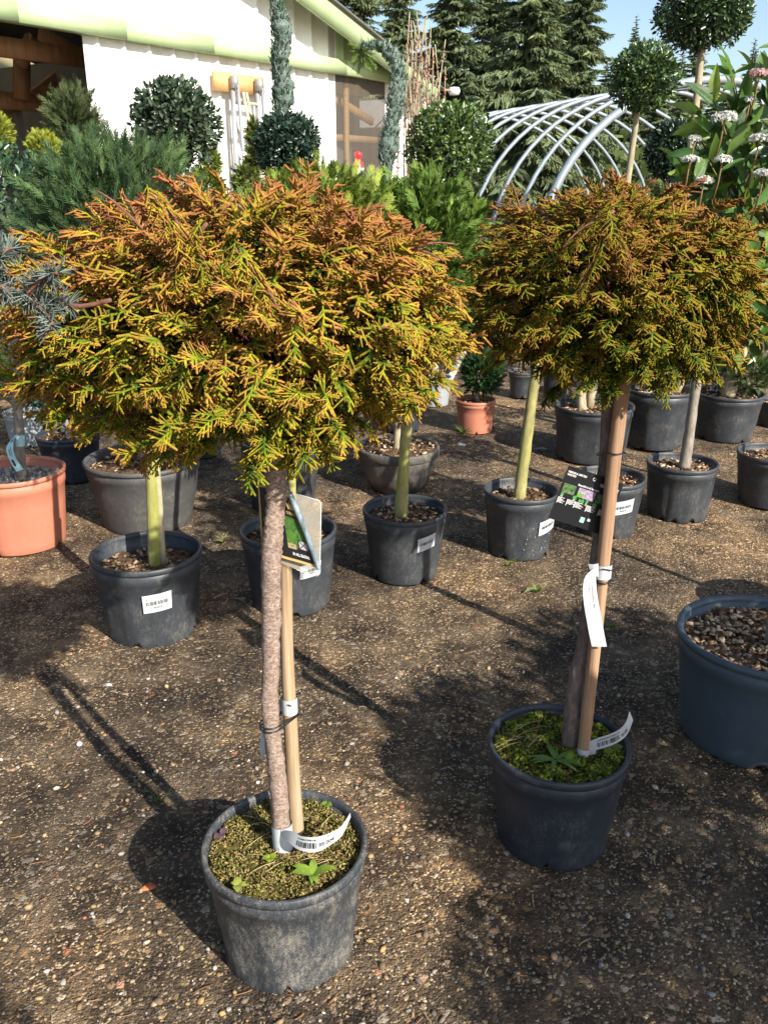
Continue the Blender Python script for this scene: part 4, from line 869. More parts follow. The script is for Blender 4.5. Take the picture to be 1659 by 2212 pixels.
# spreading conifer on a gnarled stem
t, c, r, h, zs = standard('potted_shrub', 'low spreading conifer with a gnarled leaning stem in a wide black pot', 'potted shrub', (1506, 1648, 846, 958), M['pot_black'], .80, 'plain', 81, None, 'soil', 120)
mb = MB(); px_tube(mb, [(1572, 855, 34), (1582, 810, 28), (1600, 760, 26), (1622, 715, 20), (1640, 660, 15)], c[1], 11, 20, .06, 82); mb.build('trunk', M['bark_pale'], t, True)
mb = MB(); feather(mb, on_y(1622, 805, c[1]), (.14, .14, .10), 700, .06, (.03, .065, .02), (.15, .21, .05), 83, .6); feather(mb, on_y(1640, 660, c[1]), (.24, .2, .16), 1200, .08, (.018, .04, .018), (.06, .09, .03), 84, .5); feather(mb, on_y(1530, 800, c[1]+.1), (.08, .1, .08), 260, .06, (.02, .05, .02), (.09, .14, .04), 85, .5)
mb.build('crown', M['needle'], t, kind='stuff')
# ribbed pot
t, c, r, h, zs = standard('potted_tree', 'grey mottled stem in a black pot with deep slits and ribs', 'potted tree', (1399, 1549, 996, 1132), M['pot_black'], .84, 'ribbed', 87, None, 'soil', 150)
mb = MB(); px_tube(mb, [(1477, 1010, 26), (1485, 960, 23), (1497, 870, 22), (1513, 760, 21), (1525, 660, 19)], c[1], 11, 22, .04, 88); mb.build('trunk', M['bark_grey'], t, True)
mb = MB(); leaf_ball(mb, on_y(1530, 640, c[1]), (.24, .22, .2), 1700, .034, DG, 89, (.3, 1)); mb.build('crown', M['leaf'], t, kind='stuff')
t, c, r, h, zs = standard('potted_tree', 'grey-black pot with white sticker behind the reddish wooden stake', 'potted tree', (1240, 1393, 1027, 1168), M['pot_black'], .80, 'plain', 91, (1345, 1097, 46, 30, .2), 'soil', 140)
mb = MB(); px_tube(mb, [(1322, 1040, 18), (1330, 940, 16), (1340, 780, 15)], c[1], 10, 14, .03, 92); mb.build('trunk', M['bark_grey'], t, True); mb = MB(); leaf_ball(mb, on_y(1345, 640, c[1]), (.22, .2, .18), 1500, .03, DG, 93, (.3, 1)); mb.build('crown', M['leaf'], t, kind='stuff')
t, c, r, h, zs = standard('potted_tree', 'black pot with pale mulch standing beyond the big blue pot', 'potted tree', (1596, 1752, 975, 1103), M['pot_black'], .80, 'plain', 95, None, 'soil', 200)
mb = MB(); stem_to(mb, c+[0, 0, zs-.02], c+[.06, .0, 1.3], .014, .01, seed=95); mb.build('trunk', M['bark_grey'], t, True); mb = MB(); leaf_ball(mb, c+[.06, 0, 1.35], (.22, .2, .2), 1300, .03, DG, 96, (.3, 1)); mb.build('crown', M['leaf'], t, kind='stuff')
# golden balls beside the open bay
for k, (x, y, hw, hh, lab) in enumerate([(97, 322, 26, 26, 'small golden globe conifer in front of the open barn bay'), (-4, 290, 22, 42, 'golden conifer globe at the far end of the open barn bay')]):
    p = on_y(x, 400, 6.6+.4*k); p[2] = 0; t = thing('globe_conifer', lab, 'potted shrub', p); pot(t, p, .16, .26, M['pot_black'], .8, 'plain', 97+k, 'soil', 20); cc = on_y(x, y, p[1]); q = depth(cc)/FPX
    mb = MB(); stem_to(mb, p+[0, 0, .2], cc, .014, .01, seed=97+k); mb.build('trunk', M['bark_grey'], t, True); mb = MB(); feather(mb, cc, (hw*q, hw*q, hh*q), 900, .06, (.13, .17, .02), (.50, .52, .07), 99+k, .6, (.3, .95), .36, .04); mb.build('crown', M['needle'], t, kind='stuff')
# dark loose conifer in the barn doorway
p = on_y(160, 400, 7.6); p[2] = 0; t = thing('potted_shrub', 'dim loose conifer at the edge of the open barn bay', 'potted shrub', p); pot(t, p, .18, .3, M['pot_black'], .8, 'plain', 103, 'soil', 20); cc = on_y(163, 285, p[1])
mb = MB(); stem_to(mb, p+[0, 0, .25], cc, .02, .01, seed=103); mb.build('trunk', M['bark_grey'], t, True); mb = MB(); feather(mb, cc, (.17, .2, .30), 700, .12, (.03, .05, .02), (.12, .14, .045), 104, .5, (.3, 1)); mb.build('crown', M['needle'], t, kind='stuff')
# pompon topiary in front of the ladder
def topiary(label, base_x, Yd, blobs, seed, c0=(.07, .11, .015), c1=(.34, .40, .06), stem=None):
    p = on_y(base_x, 400, Yd); p[2] = 0; t = thing('topiary', label, 'topiary', p); pot(t, p, .18, .28, M['pot_black'], .8, 'plain', seed, 'soil', 20); mb = MB()
    pts = [p+[0, 0, .2]]+[on_y(x, y, Yd) for x, y, *_ in (stem or blobs)]; mb.tube(smooth_path(pts, 20), np.linspace(.022, .010, 20), 8); mb.build('trunk', M['bark_pale'], t, True); q = depth(pts[-1])/FPX
    for k, (x, y, hw, hh) in enumerate(blobs):
        mb = MB(); feather(mb, on_y(x, y, Yd), (hw*q, hw*q, hh*q), int(130+hw*hh*.55), .055, c0, c1, seed+k, .3, (.3, .95), .36, .045); mb.build('pompon', M['needle'], t, kind='stuff')
topiary('cloud-pruned conifer with round green pompons before the white barn wall', 452, 6.4, [(445, 402, 38, 30), (455, 346, 14, 20)], 110)
topiary('slim spiral conifer in front of the hanging ladder', 545, 6.9, [(534, 398, 26, 40), (550, 345, 10, 24), (549, 295, 7, 36)], 120, (.06, .09, .02), (.24, .28, .06))
# clipped conifer in the terracotta pot
t, c, r, h, zs = standard('topiary', 'dark clipped conifer ball in a terracotta pot by the sunlit path', 'topiary', (984, 1071, 861, 939), M['pot_terra'], .84, 'plain', 130, None, 'soil', 60)
mb = MB(); px_tube(mb, [(1030, 870, 9), (1034, 760, 8), (1030, 690, 7)], c[1], 8, 12, 0, 131); mb.build('trunk', M['bark_grey'], t, True)
for k, (x, y, hw, hh) in enumerate([(1042, 805, 42, 48), (1032, 712, 40, 36)]):
    cc = on_y(x, y, c[1]); q = depth(cc)/FPX; mb = MB(); feather(mb, cc, (hw*q, hw*q, hh*q), 1300, .05, (.015, .045, .015), (.06, .12, .03), 132+k, .5, (.3, .95), .36, .04); mb.build('pompon', M['needle'], t, kind='stuff')
# netted conifers
def netted(label, pts, Yd, seed):
    b = on_y(pts[0][0], 400, Yd); b[2] = 0; t = thing('netted_tree', label, 'netted tree', b); pot(t, b, .2, .3, M['pot_black'], .8, 'plain', seed, 'soil', 20); mb = MB(); rs = np.random.default_rng(seed)
    P = [b+[0, 0, .3]]+[on_y(x, y, Yd) for x, y, _ in pts]; q = depth(P[-1])/FPX; R = [pts[0][2]/2*q]+[w_/2*q for *_, w_ in pts]; n = 60
    Q = smooth_path(np.column_stack([P, R]), n); sd_ = 14; rad = Q[:, 3][:, None]*(.92+.15*rs.normal(size=(n, sd_)))*(1+.10*np.sin(np.arange(n)*.55+seed)+.06*np.sin(np.arange(n)*1.7))[:, None]
    V, F = tube(Q[:, :3], rad, sd_); mb.add(V, F); mb.build('netting', M['net'], t, True)
    mb = MB()
    for k in range(1100):
        i_ = rs.integers(4, n); a = rs.random()*2*pi; p = Q[i_, :3]+Q[i_, 3]*np.array([cos(a), sin(a), .4*rs.normal()])*.98; d = nrm([.5*cos(a)+.3*rs.normal(), .5*sin(a)+.3*rs.normal(), 1.2+.3*rs.normal()]); mb.tube([p, p+d*(.02+.03*rs.random())], [.005, .002], 3, (np.array([.05, .10, .05]) if rs.random() < .7 else np.array([.26, .32, .28]))*(.5+.9*rs.random()), False)
    mb.build('shoots', M['needle'], t, kind='stuff'); return t, Q
netted('upright conifer wrapped in green transport netting before the barn wall', [(606, 330, 30), (606, 255, 34), (612, 215, 46), (609, 165, 40), (605, 130, 34), (608, 95, 42), (606, 55, 40), (598, 10, 26), (596, -40, 24)], 7.6, 140)
t, Q = netted('netted conifer with its drooping tip bent over beside the barn window', [(832, 420, 20), (836, 365, 24), (838, 330, 40), (846, 270, 36), (856, 215, 34), (861, 165, 32), (850, 125, 30), (828, 104, 26), (800, 98, 18), (786, 108, 12)], 8.2, 141)
mb = MB(); feather(mb, on_y(782, 118, 8.2), (.05, .05, .06), 40, .1, (.08, .14, .03), (.25, .34, .08), 142, -.6); mb.build('tip', M['needle'], t, kind='stuff')
# bare red-budded shrub
b = on_y(905, 400, 9.5); b[2] = 0; t = thing('bare_shrub', 'leafless upright shrub with reddish buds beside the barn corner', 'shrub', b); pot(t, b, .22, .32, M['pot_black'], .8, 'plain', 143, 'soil', 20); rs = np.random.default_rng(8); mb = MB(); bd_ = MB()
for k in range(38):
    x1 = 862+100*rs.random(); y1 = 12+95*abs(rs.normal())+abs(x1-905)*.7; e = on_y(x1, y1, 9.5+.3*rs.normal()); m_ = (b+[0, 0, .3]+e)/2+np.array([.14*rs.normal(), 0, .05]); tt = np.linspace(0, 1, 12)[:, None]; P = (1-tt)**2*(b+[0, 0, .28])+2*tt*(1-tt)*m_+tt**2*e; mb.tube(P, np.linspace(.012, .005, 12), 4)
    for q in range(22):
        u = .35+.63*rs.random(); p = (1-u)**2*(b+[0, 0, .28])+2*u*(1-u)*m_+u*u*e; d = nrm(rs.normal(size=3)+[0, 0, .5]); bd_.tube([p, p+d*.03], [.010, .004], 4, np.array([.42, .20, .15])*(.6+.7*rs.random()))
mb.build('stems', M['bark_pale'], t); bd_.build('buds', M['leaf'], t, kind='stuff')
# red and white marker by the wall
p = wp(ws(707, 372)[0], 0, .5); t = thing('fire_extinguisher', 'red and white cylinder standing against the barn wall beside the window', 'extinguisher', p); zc = on_plane(707, 365, p, WN)[2]
V, F = lathe([(0, 0), (.07, 0), (.075, .05), (.075, zc-.05)], 20); mk('post', V+p, [F], [], M['red'], t, True)
V, F = lathe([(.076, 0), (.078, .02), (.078, .10), (.076, .12)], 20); mk('white_band', V+p+[0, 0, zc-.10], [F], [], M['paper'], t, True)
V, F = lathe([(.075, 0), (.06, .06), (.035, .09), (.035, .12), (.05, .14), (.05, .18), (0, .20)], 20); mk('head', V+p+[0, 0, zc+.02], [F], [], M['red'], t, True)
# weathered pole lying on the path
a, b2 = on_z(968, 832), on_z(1000, 785); mb = MB(); mb.tube([a+[0, 0, .03], b2+[0, 0, .09]], .028, 8); tag(mb.build('wooden_pole', M['hose'], None, True), 'pale weathered pole lying between the light grey pot and the terracotta pot', 'pole')

# ------------------------------------------------------------------ flowering shrub in the big blue pot
cV, rV, hV = solve(1471, 1860, 1366, 1674, .84); TV = thing('viburnum_standard', 'white-flowered evergreen shrub with large glossy leaves in a big slate-blue pot', 'potted shrub', cV)
pot(TV, cV, rV, hV, M['pot_blue'], .84, 'plain', 150, 'soil', 900, soil_drop=.12)
rs = np.random.default_rng(151); cenV = on_y(1690, 455, cV[1]+.02); mb = MB(); tb = on_y(1672, 1372, cV[1]); tb[2] = hV*.86
mb.tube(smooth_path([tb, on_y(1700, 1000, cV[1]), on_y(1690, 700, cV[1]), cenV-[-.02, 0, .15]], 24), np.linspace(.022, .015, 24), 11); mb.build('trunk', M['bark_grey'], TV, True)
radV = np.array([.26, .24, .38]); br = MB(); ends = []
while len(ends) < 74:
    d = rdirs(1, rs)[0]; e = cenV+d*radV*(.70+.34*rs.random()); ex, ey = proj(e)
    if d[2] < -.95 or ex > 1790 or (d[1] > .45 and rs.random() < .8): continue
    s0 = cenV+[.03, .02, -.12]; mid = s0+(e-s0)*.55+np.array([0, 0, -.04]); tt = np.linspace(0, 1, 7)[:, None]; P = (1-tt)**2*s0+2*tt*(1-tt)*mid+tt**2*e; br.tube(P, np.linspace(.0035, .0016, 7), 5, (.17, .15, .05)); ends.append((e, nrm(P[-1]-P[-2]), P))
bro = br.build('branches', M['chip'], TV, True)
def big_leaf(seed):
    r = np.random.default_rng(seed); n = 9; t = np.linspace(0, 1, n); wd = .175*np.sin(pi*t**.8)**.9; V = []; cup = .25+.3*r.random(); bend = .25+.35*r.random()
    for i_, u in enumerate(t):
        zc_ = -bend*u*u*.6; wv = .012*sin(9*u+seed)
        for v in (-1, -.5, 0, .5, 1): V.append([u, v*wd[i_], zc_+cup*abs(v)*wd[i_]+(wv if abs(v) == 1 else 0)-(.006 if v == 0 else 0)])
    i_ = np.arange(n-1)[:, None]*5; j = np.arange(4)[None]; Q = np.stack([i_+j, i_+j+1, i_+6+j, i_+5+j], -1).reshape(-1, 4); return np.array(V), Q
def leaf_material(name, c0, c1, rough=.33):
    m, t, b = _mat(name); f = noise(t, 14, 3, .5, coords(t)); col = ramp(t, f, [(.3, c0), (.7, c1)]); t.links.new(col, b.inputs['Base Color']); b.inputs['Roughness'].default_value = rough; b.inputs['Specular IOR Level'].default_value = .5
    g = _n(t, 'ShaderNodeNewGeometry'); tr = _n(t, 'ShaderNodeBsdfTranslucent'); tr.inputs[0].default_value = (c1[0]*2.4, c1[1]*1.9, c1[2]*1.0, 1); mx = _n(t, 'ShaderNodeMixShader'); mx.inputs[0].default_value = .30
    t.links.new(b.outputs[0], mx.inputs[1]); t.links.new(tr.outputs[0], mx.inputs[2]); t.links.new(mx.outputs[0], t.nodes['Material Output'].inputs[0]); bump(t, b, noise(t, 60, 3, .5, coords(t, (1, 3, 1))), .25, .02); return m
LM = [leaf_material('leaf_deep', (.035, .085, .022), (.060, .13, .030)), leaf_material('leaf_mid', (.065, .135, .025), (.10, .195, .035)), leaf_material('leaf_lime', (.15, .24, .03), (.24, .34, .05), .4)]
LMESH = []
for k in range(6):
    V, Q = big_leaf(160+k); o = mk('leaf', V, [Q], [], LM[(0, 0, 1, 1, 1, 2)[k]], None, True, origin=(0, 0, 0)); LMESH.append(o.data); bpy.data.objects.remove(o)
def add_leaf(p, d, n_, s, k):
    o = bpy.data.objects.new('leaf', LMESH[k]); C.objects.link(o); o.parent = bro; R = basis(np.array([d]), np.array([n_]))[0]
    from mathutils import Matrix
    M4 = Matrix(((*(R[0]*s), p[0]-cV[0]), (*(R[1]*s), p[1]-cV[1]), (*(R[2]*s), p[2]-cV[2]), (0, 0, 0, 1))); o.matrix_basis = M4
nleaf = 0
for e, dv, P in ends:
    for k in range(4):
        if nleaf > 297: break
        u = (1.0, .96, .80, .62)[k]; p = P[min(6, int(u*6))]*(1-(u*6-int(u*6)))+P[min(6, int(u*6)+1)]*(u*6-int(u*6)) if u < 1 else e
        out = nrm(dv*.8+1.0*nrm(rs.normal(size=3))+[-.15, -.35, -.30]); add_leaf(p, out, nrm(np.array([.25, -.55, .75])+.45*rs.normal(size=3)), .062+.036*rs.random(), int(rs.choice([0, 1, 2, 3, 4, 5], p=[.16, .16, .22, .18, .18, .10]))); nleaf += 1
mb = MB(); n = 620; d = rdirs(n, rs); f_ = .25+.70*rs.random(n)**.6; p = cenV+d*radV*f_[:, None]; out = nrm_rows(d+.9*rs.normal(size=(n, 3))+[-.1, -.3, -.2]); s_l2 = .055+.035*rs.random(n)
lv, lq = big_leaf(190); keep = np.arange(len(lv)).reshape(9, 5)[::2, ::2].ravel(); lv2 = lv[keep]; i_ = np.arange(4)[:, None]*3; j = np.arange(2)[None]; lq2 = np.stack([i_+j, i_+j+1, i_+4+j, i_+3+j], -1).reshape(-1, 4)
pal = np.array([[.035, .085, .022], [.06, .13, .03], [.09, .17, .035], [.14, .22, .04]]); scatter(mb, lv2, [lq2], basis(out, np.array([.25, -.5, .75])+.45*rs.normal(size=(n, 3)))*s_l2[:, None, None], p, pal[rs.integers(4, size=n)]*(.8+.4*rs.random((n, 1)))); mb.build('inner_leaves', M['glossy'], TV, True, kind='stuff')
# flower heads: domes of small white florets on pinkish stalks
heads = [(1565, 255, -.16, 34), (1500, 300, -.14, 16), (1560, 345, -.2, 24), (1640, 300, -.2, 26), (1490, 345, -.18, 22), (1650, 375, -.24, 26), (1520, 390, -.2, 22), (1640, 160, -.1, 26), (1620, 215, -.05, 14), (1690, 240, -.1, 26)]
fv = np.array([[1,0,0],[.3,.3,.3],[0,1,0],[-.3,.3,.3],[-1,0,0],[-.3,-.3,.3],[0,-1,0],[.3,-.3,.3],[0,0,.15]]); ff = np.array([[8,7,0],[8,0,1],[8,1,2],[8,2,3],[8,3,4],[8,4,5],[8,5,6],[8,6,7]])
for k, (x, y, dy, hw) in enumerate(heads):
    p = on_y(x, y, cV[1]+dy); q = depth(p)/FPX*hw*.85; n = int(24+hw*2.6); d = rdirs(n, rs); d[:, 2] = np.abs(d[:, 2])-.25; pos_ = p+d*[q, q, q*.55]*(.75+.25*rs.random((n, 1))); mb = MB()
    sc = .0048+.0026*rs.random(n); col = np.array([.66, .66, .60])*(.7+.4*rs.random((n, 1))) if k != 7 else np.array([.60, .38, .36])*(.7+.6*rs.random((n, 1)))
    scatter(mb, fv, ff, basis(rdirs(n, rs), d+.2*rs.normal(size=(n, 3)))*sc[:, None, None], pos_, col)
    st = p-np.array([0, -.01, .045])
    mb.tube([st-[0, -.03, .05], st, p], [.0026, .0020, .0015], 5, (.30, .20, .09)); mb.build('flower_head', M['petal'], TV, kind='stuff')

# ------------------------------------------------------------------ blue cedar beside the camera: one bough reaches in
cC = np.array([-1.02, .80, 0]); TC = thing('cedar_standard', 'blue cedar with grey-green needle tufts, one bough reaching across the bronze cypress', 'potted tree', cC)
pot(TC, cC, .16, .28, M['pot_black'], .82, 'plain', 170, 'soil', 30); mb = MB(); stem_to(mb, cC+[0, 0, .24], cC+[0, 0, 1.62], .02, .010, .01, 18, 9, 171); mb.build('trunk', M['bark_grey'], TC, True)
rs = np.random.default_rng(172); bm = MB(); nm = MB()
def tufts(P, n, L):
    for k in range(n):
        t = (k+.5)/n*(len(P)-1); i_ = int(t); f = t-i_; p = P[i_]*(1-f)+P[min(i_+1, len(P)-1)]*f; tg = nrm(P[min(i_+1, len(P)-1)]-P[i_]); a = rs.random()*2*pi; s1 = nrm(np.cross(tg, [0, .3, 1])); s2 = np.cross(tg, s1); dr = nrm(s1*cos(a)+s2*sin(a)+tg*.5)
        for q in range(13): d = nrm(dr+.75*rs.normal(size=3)); l = L*(.7+.5*rs.random()); nm.tube([p, p+d*l], [.0011, .0005], 3, np.array([.17, .21, .18])*(.55+.8*rs.random()), False)
def bough_(pts, Ys, n, L=.020):
    P = smooth_path([on_y(x, y, yy) for (x, y), yy in zip(pts, Ys)], 16); bm.tube(P, np.linspace(.005, .0025, 16), 6); tufts(P[:12] if len(pts) > 3 else P, n, L); return P
bough_([(-420, 520), (-120, 585), (30, 630), (110, 650), (175, 662), (240, 648)], [.86, .92, .97, .98, .98, .97], 44)
bough_([(60, 640), (90, 600), (125, 588)], [.97, .96, .95], 10); bough_([(70, 645), (105, 680), (112, 712)], [.97, .96, .95], 8); bough_([(-60, 600), (-10, 560), (25, 535)], [.93, .95, .96], 16)
for k in range(16):
    z = .75+.85*rs.random(); a = pi*.6+rs.random()*pi*.9; s0 = cC+[0, 0, z]; e = s0+np.array([cos(a)*.3, sin(a)*.3-.05, -.05]); P = np.array([s0+(e-s0)*u for u in np.linspace(0, 1, 8)]); bm.tube(P, np.linspace(.006, .0025, 8), 5); tufts(P, 14, .024)
bm.build('boughs', M['limb'], TC, True, kind='stuff'); nm.build('needles', M['needle'], TC, kind='stuff')

# ------------------------------------------------------------------ plants just outside the picture that shade the ground
def shade_plant(label, x, y, zc_, rad, n, seed, L=.05):
    c = np.array([x, y, 0.]); t = thing('potted_shrub', label, 'potted shrub', c); pot(t, c, .17, .29, M['pot_black'], .8, 'plain', seed, 'soil', 10); mb = MB(); stem_to(mb, c+[0, 0, .25], c+[0, 0, zc_], .016, .01, seed=seed); mb.build('trunk', M['bark_grey'], t, True)
    mb = MB(); leaf_ball(mb, c+[0, 0, zc_], rad, n, L, DG, seed+1, (.25, 1.0)); mb.build('crown', M['leaf'], t, kind='stuff')
shade_plant('dark leafy standard shading the navy pot', 1.72, .48, 1.25, (.40, .42, .32), 4200, 180)
shade_plant('leafy shrub shading the gravel beside the big blue pot', 2.15, 1.05, 1.15, (.40, .40, .4), 3600, 183)
shade_plant('leafy standard shading the gravel in front of the navy pot', 1.78, -.18, 1.22, (.36, .34, .28), 2600, 185)
shade_plant('thin leafy standard shading the gravel below the dirt-streaked pot', .66, -.62, 1.36, (.22, .26, .22), 700, 186)
shade_plant('black pot plant beside the big blue pot', 1.66, 2.72, 1.35, (.22, .22, .2), 900, 192)
# ------------------------------------------------------------------ tapes, tags and ties on the two standards
def edges(top, bot, n=40):
    """surface between two edge polylines given as (x, y, distance) in the picture grid"""
    A = smooth_path([on_y(*p) for p in top], n); B = smooth_path([on_y(*p) for p in bot], n)
    u_ = np.linspace(0, 1, n)
    def fn(u, v, off=0.0):
        a = np.array([np.interp(u, u_, A[:, k]) for k in range(3)]); b = np.array([np.interp(u, u_, B[:, k]) for k in range(3)]); p = b+(a-b)*v
        return p+nrm(CAM-p)*off
    return fn
def strip(fn, name, m, parent=None, nu=36, nv=3, th=.0007):
    us = np.linspace(0, 1, nu+1); vs = np.linspace(0, 1, nv+1); mb = MB()
    for off, flip in ((th/2, False), (-th/2, True)):
        P = np.array([fn(a, b, off) for b in vs for a in us]); i = np.arange(nv)[:, None]*(nu+1); j = np.arange(nu)[None]; Q = np.stack([i+j, i+j+1, i+nu+2+j, i+nu+1+j], -1).reshape(-1, 4); mb.add(P, Q[:, ::-1] if flip else Q)
    return mb.build(name, m, parent, True)
def zoomed(pts, x0, y0, k): return [((x0+x/k)*.8525, (y0+y/k)*.8525, Yd) for x, y, Yd in pts]
def band(mb, axis_pts, r, n=24, slot=False):
    """a paper ring round a stem"""
    P = np.asarray(axis_pts, float); V, F = tube(smooth_path(P, 5), r, n, False); mb.add(V, F)
    V, F = tube(smooth_path(P, 5), r-.0006, n, False); mb.add(V, F[0][:, ::-1])
def at_stem(pts, y):   # picture column of a stem at row y
    ys = [p[1] for p in pts][::-1]; xs = [p[0] for p in pts][::-1]; return float(np.interp(y, ys, xs))
SA = [(646, 1850), (641, 1789), (629, 1589), (620, 1407), (618, 1234)]; TRA = [(612, 1850), (609, 1789), (598, 1661), (585, 1552), (585, 1407)]
SB = [(1256, 1650), (1275, 1480), (1293, 1310), (1308, 1160), (1326, 990)]
# price tape at the foot of the first stem
t0 = thing('price_tape', 'white paper price tape looped round the foot of the reddish peeling stem', 'price tape', on_y(612, 1835, YA)+[0, 0, 0])
mb = MB(); band(mb, [on_y(609, 1778, YA), on_y(611, 1806, YA), on_y(613, 1828, YA)], .0205); mb.build('loop', M['paper'], t0, True)
f = edges(zoomed([(250, 440, YA-.025), (400, 450, YA-.045), (560, 535, YA-.060), (700, 560, YA-.068), (860, 555, YA-.070), (1080, 490, YA-.060), (1280, 370, YA-.045), (1435, 135, YA-.02)], 680, 2040, 6.9125), zoomed([(240, 520, YA-.025), (360, 650, YA-.045), (500, 765, YA-.060), (660, 818, YA-.068), (880, 812, YA-.070), (1100, 690, YA-.060), (1290, 535, YA-.045), (1442, 215, YA-.02)], 680, 2040, 6.9125))
st = strip(f, 'tail', M['paper'], t0); mb = MB(); f2 = lambda u, v: f(u, v, .0012)
barcode(mb, f2, .26, .22, .55, .60, 3); put_text(mb, f2, '99.00€', .58, .24, .065, .42); put_text(mb, f2, 'CHAMAECYPARIS OBT', .26, .72, .030, .15); put_text(mb, f2, 'st 80 C13', .66, .78, .022, .13); mb.build('tape_print', M['ink'], st)
# mid tape and tie on the first standard
t0 = thing('stem_tape', 'white paper tape round the bamboo stake above a black tie', 'stem tape', on_y(620, 1525, YA+.03))
mb = MB(); band(mb, [on_y(at_stem(SA, y), y, YA+.045) for y in (1506, 1522, 1538)], .0155); mb.build('loop', M['paper'], t0, True)
f = edges([(570, 1542, YA+.03), (564, 1580, YA+.03), (562, 1620, YA+.03), (567, 1645, YA+.03)], [(577, 1548, YA+.01), (574, 1580, YA+.01), (575, 1615, YA+.01), (571, 1632, YA+.01)]); strip(f, 'tail', M['paper'], t0)
f = edges([(604, 1508, YA+.045), (612, 1500, YA+.05), (622, 1505, YA+.06)], [(602, 1535, YA+.045), (608, 1532, YA+.05), (622, 1538, YA+.06)]); strip(f, 'fold', M['paper'], t0, 12)
f = edges([(622, 1521, YA+.0265), (630, 1524, YA+.0265)], [(622, 1524, YA+.0265), (630, 1527, YA+.0265)]); strip(f, 'slot', M['ink'], t0, 6)
def loop_tie(name, label, ca, ra, cb, rb, drop, m='tie', turns=(0, 8), rad=.0015):
    t0 = thing(name, label, 'tie', ca)
    for dz in turns:
        P = []; d = np.array(cb)-np.array(ca); az = atan2(d[1], d[0])
        for th in np.linspace(az+pi/2, az+3*pi/2, 12): P.append(np.array(ca)+[cos(th)*ra, sin(th)*ra, -dz*.001])
        for th in np.linspace(az-pi/2, az+pi/2, 12): P.append(np.array(cb)+[cos(th)*rb, sin(th)*rb, -dz*.0004])
        P.append(P[0]); mb = MB(); mb.tube(smooth_path(P, 60), rad, 6); mb.build('loop', M[m], t0, True)
    e = np.array(cb)+[rb+.002, -.004, 0]; mb = MB(); mb.tube([e-[.004, 0, 0], e+[.006, 0, -.002], e+[.017, -.002, -.004]], [.0022, .0018, .0014], 6); mb.build('knot', M[m], t0, True); return t0
loop_tie('plant_tie', 'black rubber tie binding the peeling stem to the bamboo stake', on_y(585, 1562, YA), .0198, on_y(627, 1540, YA+.045), .0150, 0)
# tag of the first standard: printed card curled inside a clear sleeve
YT = YA+.024; t0 = thing('plant_tag', 'black and gold plant tag with garden photo, curled in a clear sleeve behind the stem', 'plant tag', on_y(625, 1210, YT))
f = edges([(557, 1046, YT), (590, 1052, YT), (624, 1065, YT), (630, 1068, YT)], [(566, 1188, YT), (610, 1205, YT-.004), (655, 1218, YT-.008), (690, 1229, YT-.012)])
cd = strip(f, 'card', M['gold'], t0, 20, 8); g1 = lambda u, v: f(u, v, .0009); g2_ = lambda u, v: f(u, v, .0015); g3 = lambda u, v: f(u, v, .0021); g4 = lambda u, v: f(u, v, .0027)
mb = MB(); put_rect(mb, g1, .05, .04, .97, .965, 12, 8); mb.build('card_face', M['card_black'], cd)
mb = MB(); put_rect(mb, g2_, .46, .20, .955, .64, 8, 4); mb.build('photo', simple('garden_photo', (.02, .06, .015), .5, .3, (.10, .22, .04), 120), cd)
for k, (u, v, du, dv, col) in enumerate([(.54, .36, .10, .20, (.06, .15, .02)), (.76, .40, .17, .17, (.045, .14, .02)), (.53, .245, .07, .07, (.10, .22, .04))]):
    mb = MB(); V = [g3(u+du*cos(a)*.5, v+dv*sin(a)*.5) for a in np.linspace(0, 2*pi, 18, False)]+[g3(u, v)]; mb.add(V, np.array([[i, (i+1) % 18, 18] for i in range(18)])); mb.build('photo_shrub', simple('photo_shrub', col, .6), cd)
mb = MB(); put_rect(mb, g4, .66, .21, .86, .34); mb.build('photo_crate', simple('photo_crate', (.40, .38, .40), .6), cd)
mb = MB(); g5 = lambda u, v: f(u, v, .0033)
def line2(mb, fn, a, b, w_):
    a = np.array(a); b = np.array(b); n_ = np.array([-(b-a)[1], (b-a)[0]]); n_ = n_/np.linalg.norm(n_)*w_; mb.add([fn(*(a-n_)), fn(*(b-n_)), fn(*(b+n_)), fn(*(a+n_))], np.array([[0, 1, 2, 3]]))
for a, b in (((.66, .21), (.86, .34)), ((.66, .34), (.86, .21)), ((.66, .21), (.86, .21)), ((.66, .34), (.86, .34)), ((.66, .21), (.66, .34)), ((.86, .21), (.86, .34))): line2(mb, g5, a, b, .006)
mb.build('crate_lines', M['ink'], cd)
mb = MB(); put_rect(mb, g3, .46, .185, .60, .26); mb.build('photo_box', simple('photo_box', (.34, .24, .14), .6), cd)
mb = MB(); put_text(mb, g2_, 'IN ALL SEASONS', .52, .095, .042, .06); mb.build('tag_lettering', M['white_print'], cd, kind='stuff')
mb = MB(); put_text(mb, g2_, 'COLLECTION', .52, .685, .05, .055)
V = [g2_(.56+du, .76+dv) for du, dv in ((0, 0), (.16, 0), (.19, .10), (.13, .05), (.11, .14), (.08, .05), (.05, .14), (.03, .05), (-.03, .10))]; mb.add(V, np.array([[0, 1, 3], [1, 2, 3], [0, 3, 5], [3, 4, 5], [0, 5, 7], [5, 6, 7], [0, 7, 8]])); mb.build('crown_emblem', M['gold'], cd)
P = np.array([on_y(x, y, yy) for x, y, yy in ((625, 1064, YT-.004), (650, 1122, YT-.010), (672, 1180, YT-.014), (689, 1229, YT-.014))]); mb = MB(); mb.tube(smooth_path(P, 20), np.linspace(.0055, .0045, 20), 10); mb.build('curl', simple('glossy_curl', (.30, .38, .44), .12, .8, (.03, .05, .06), 60, (1, 1, .3)), cd, True)
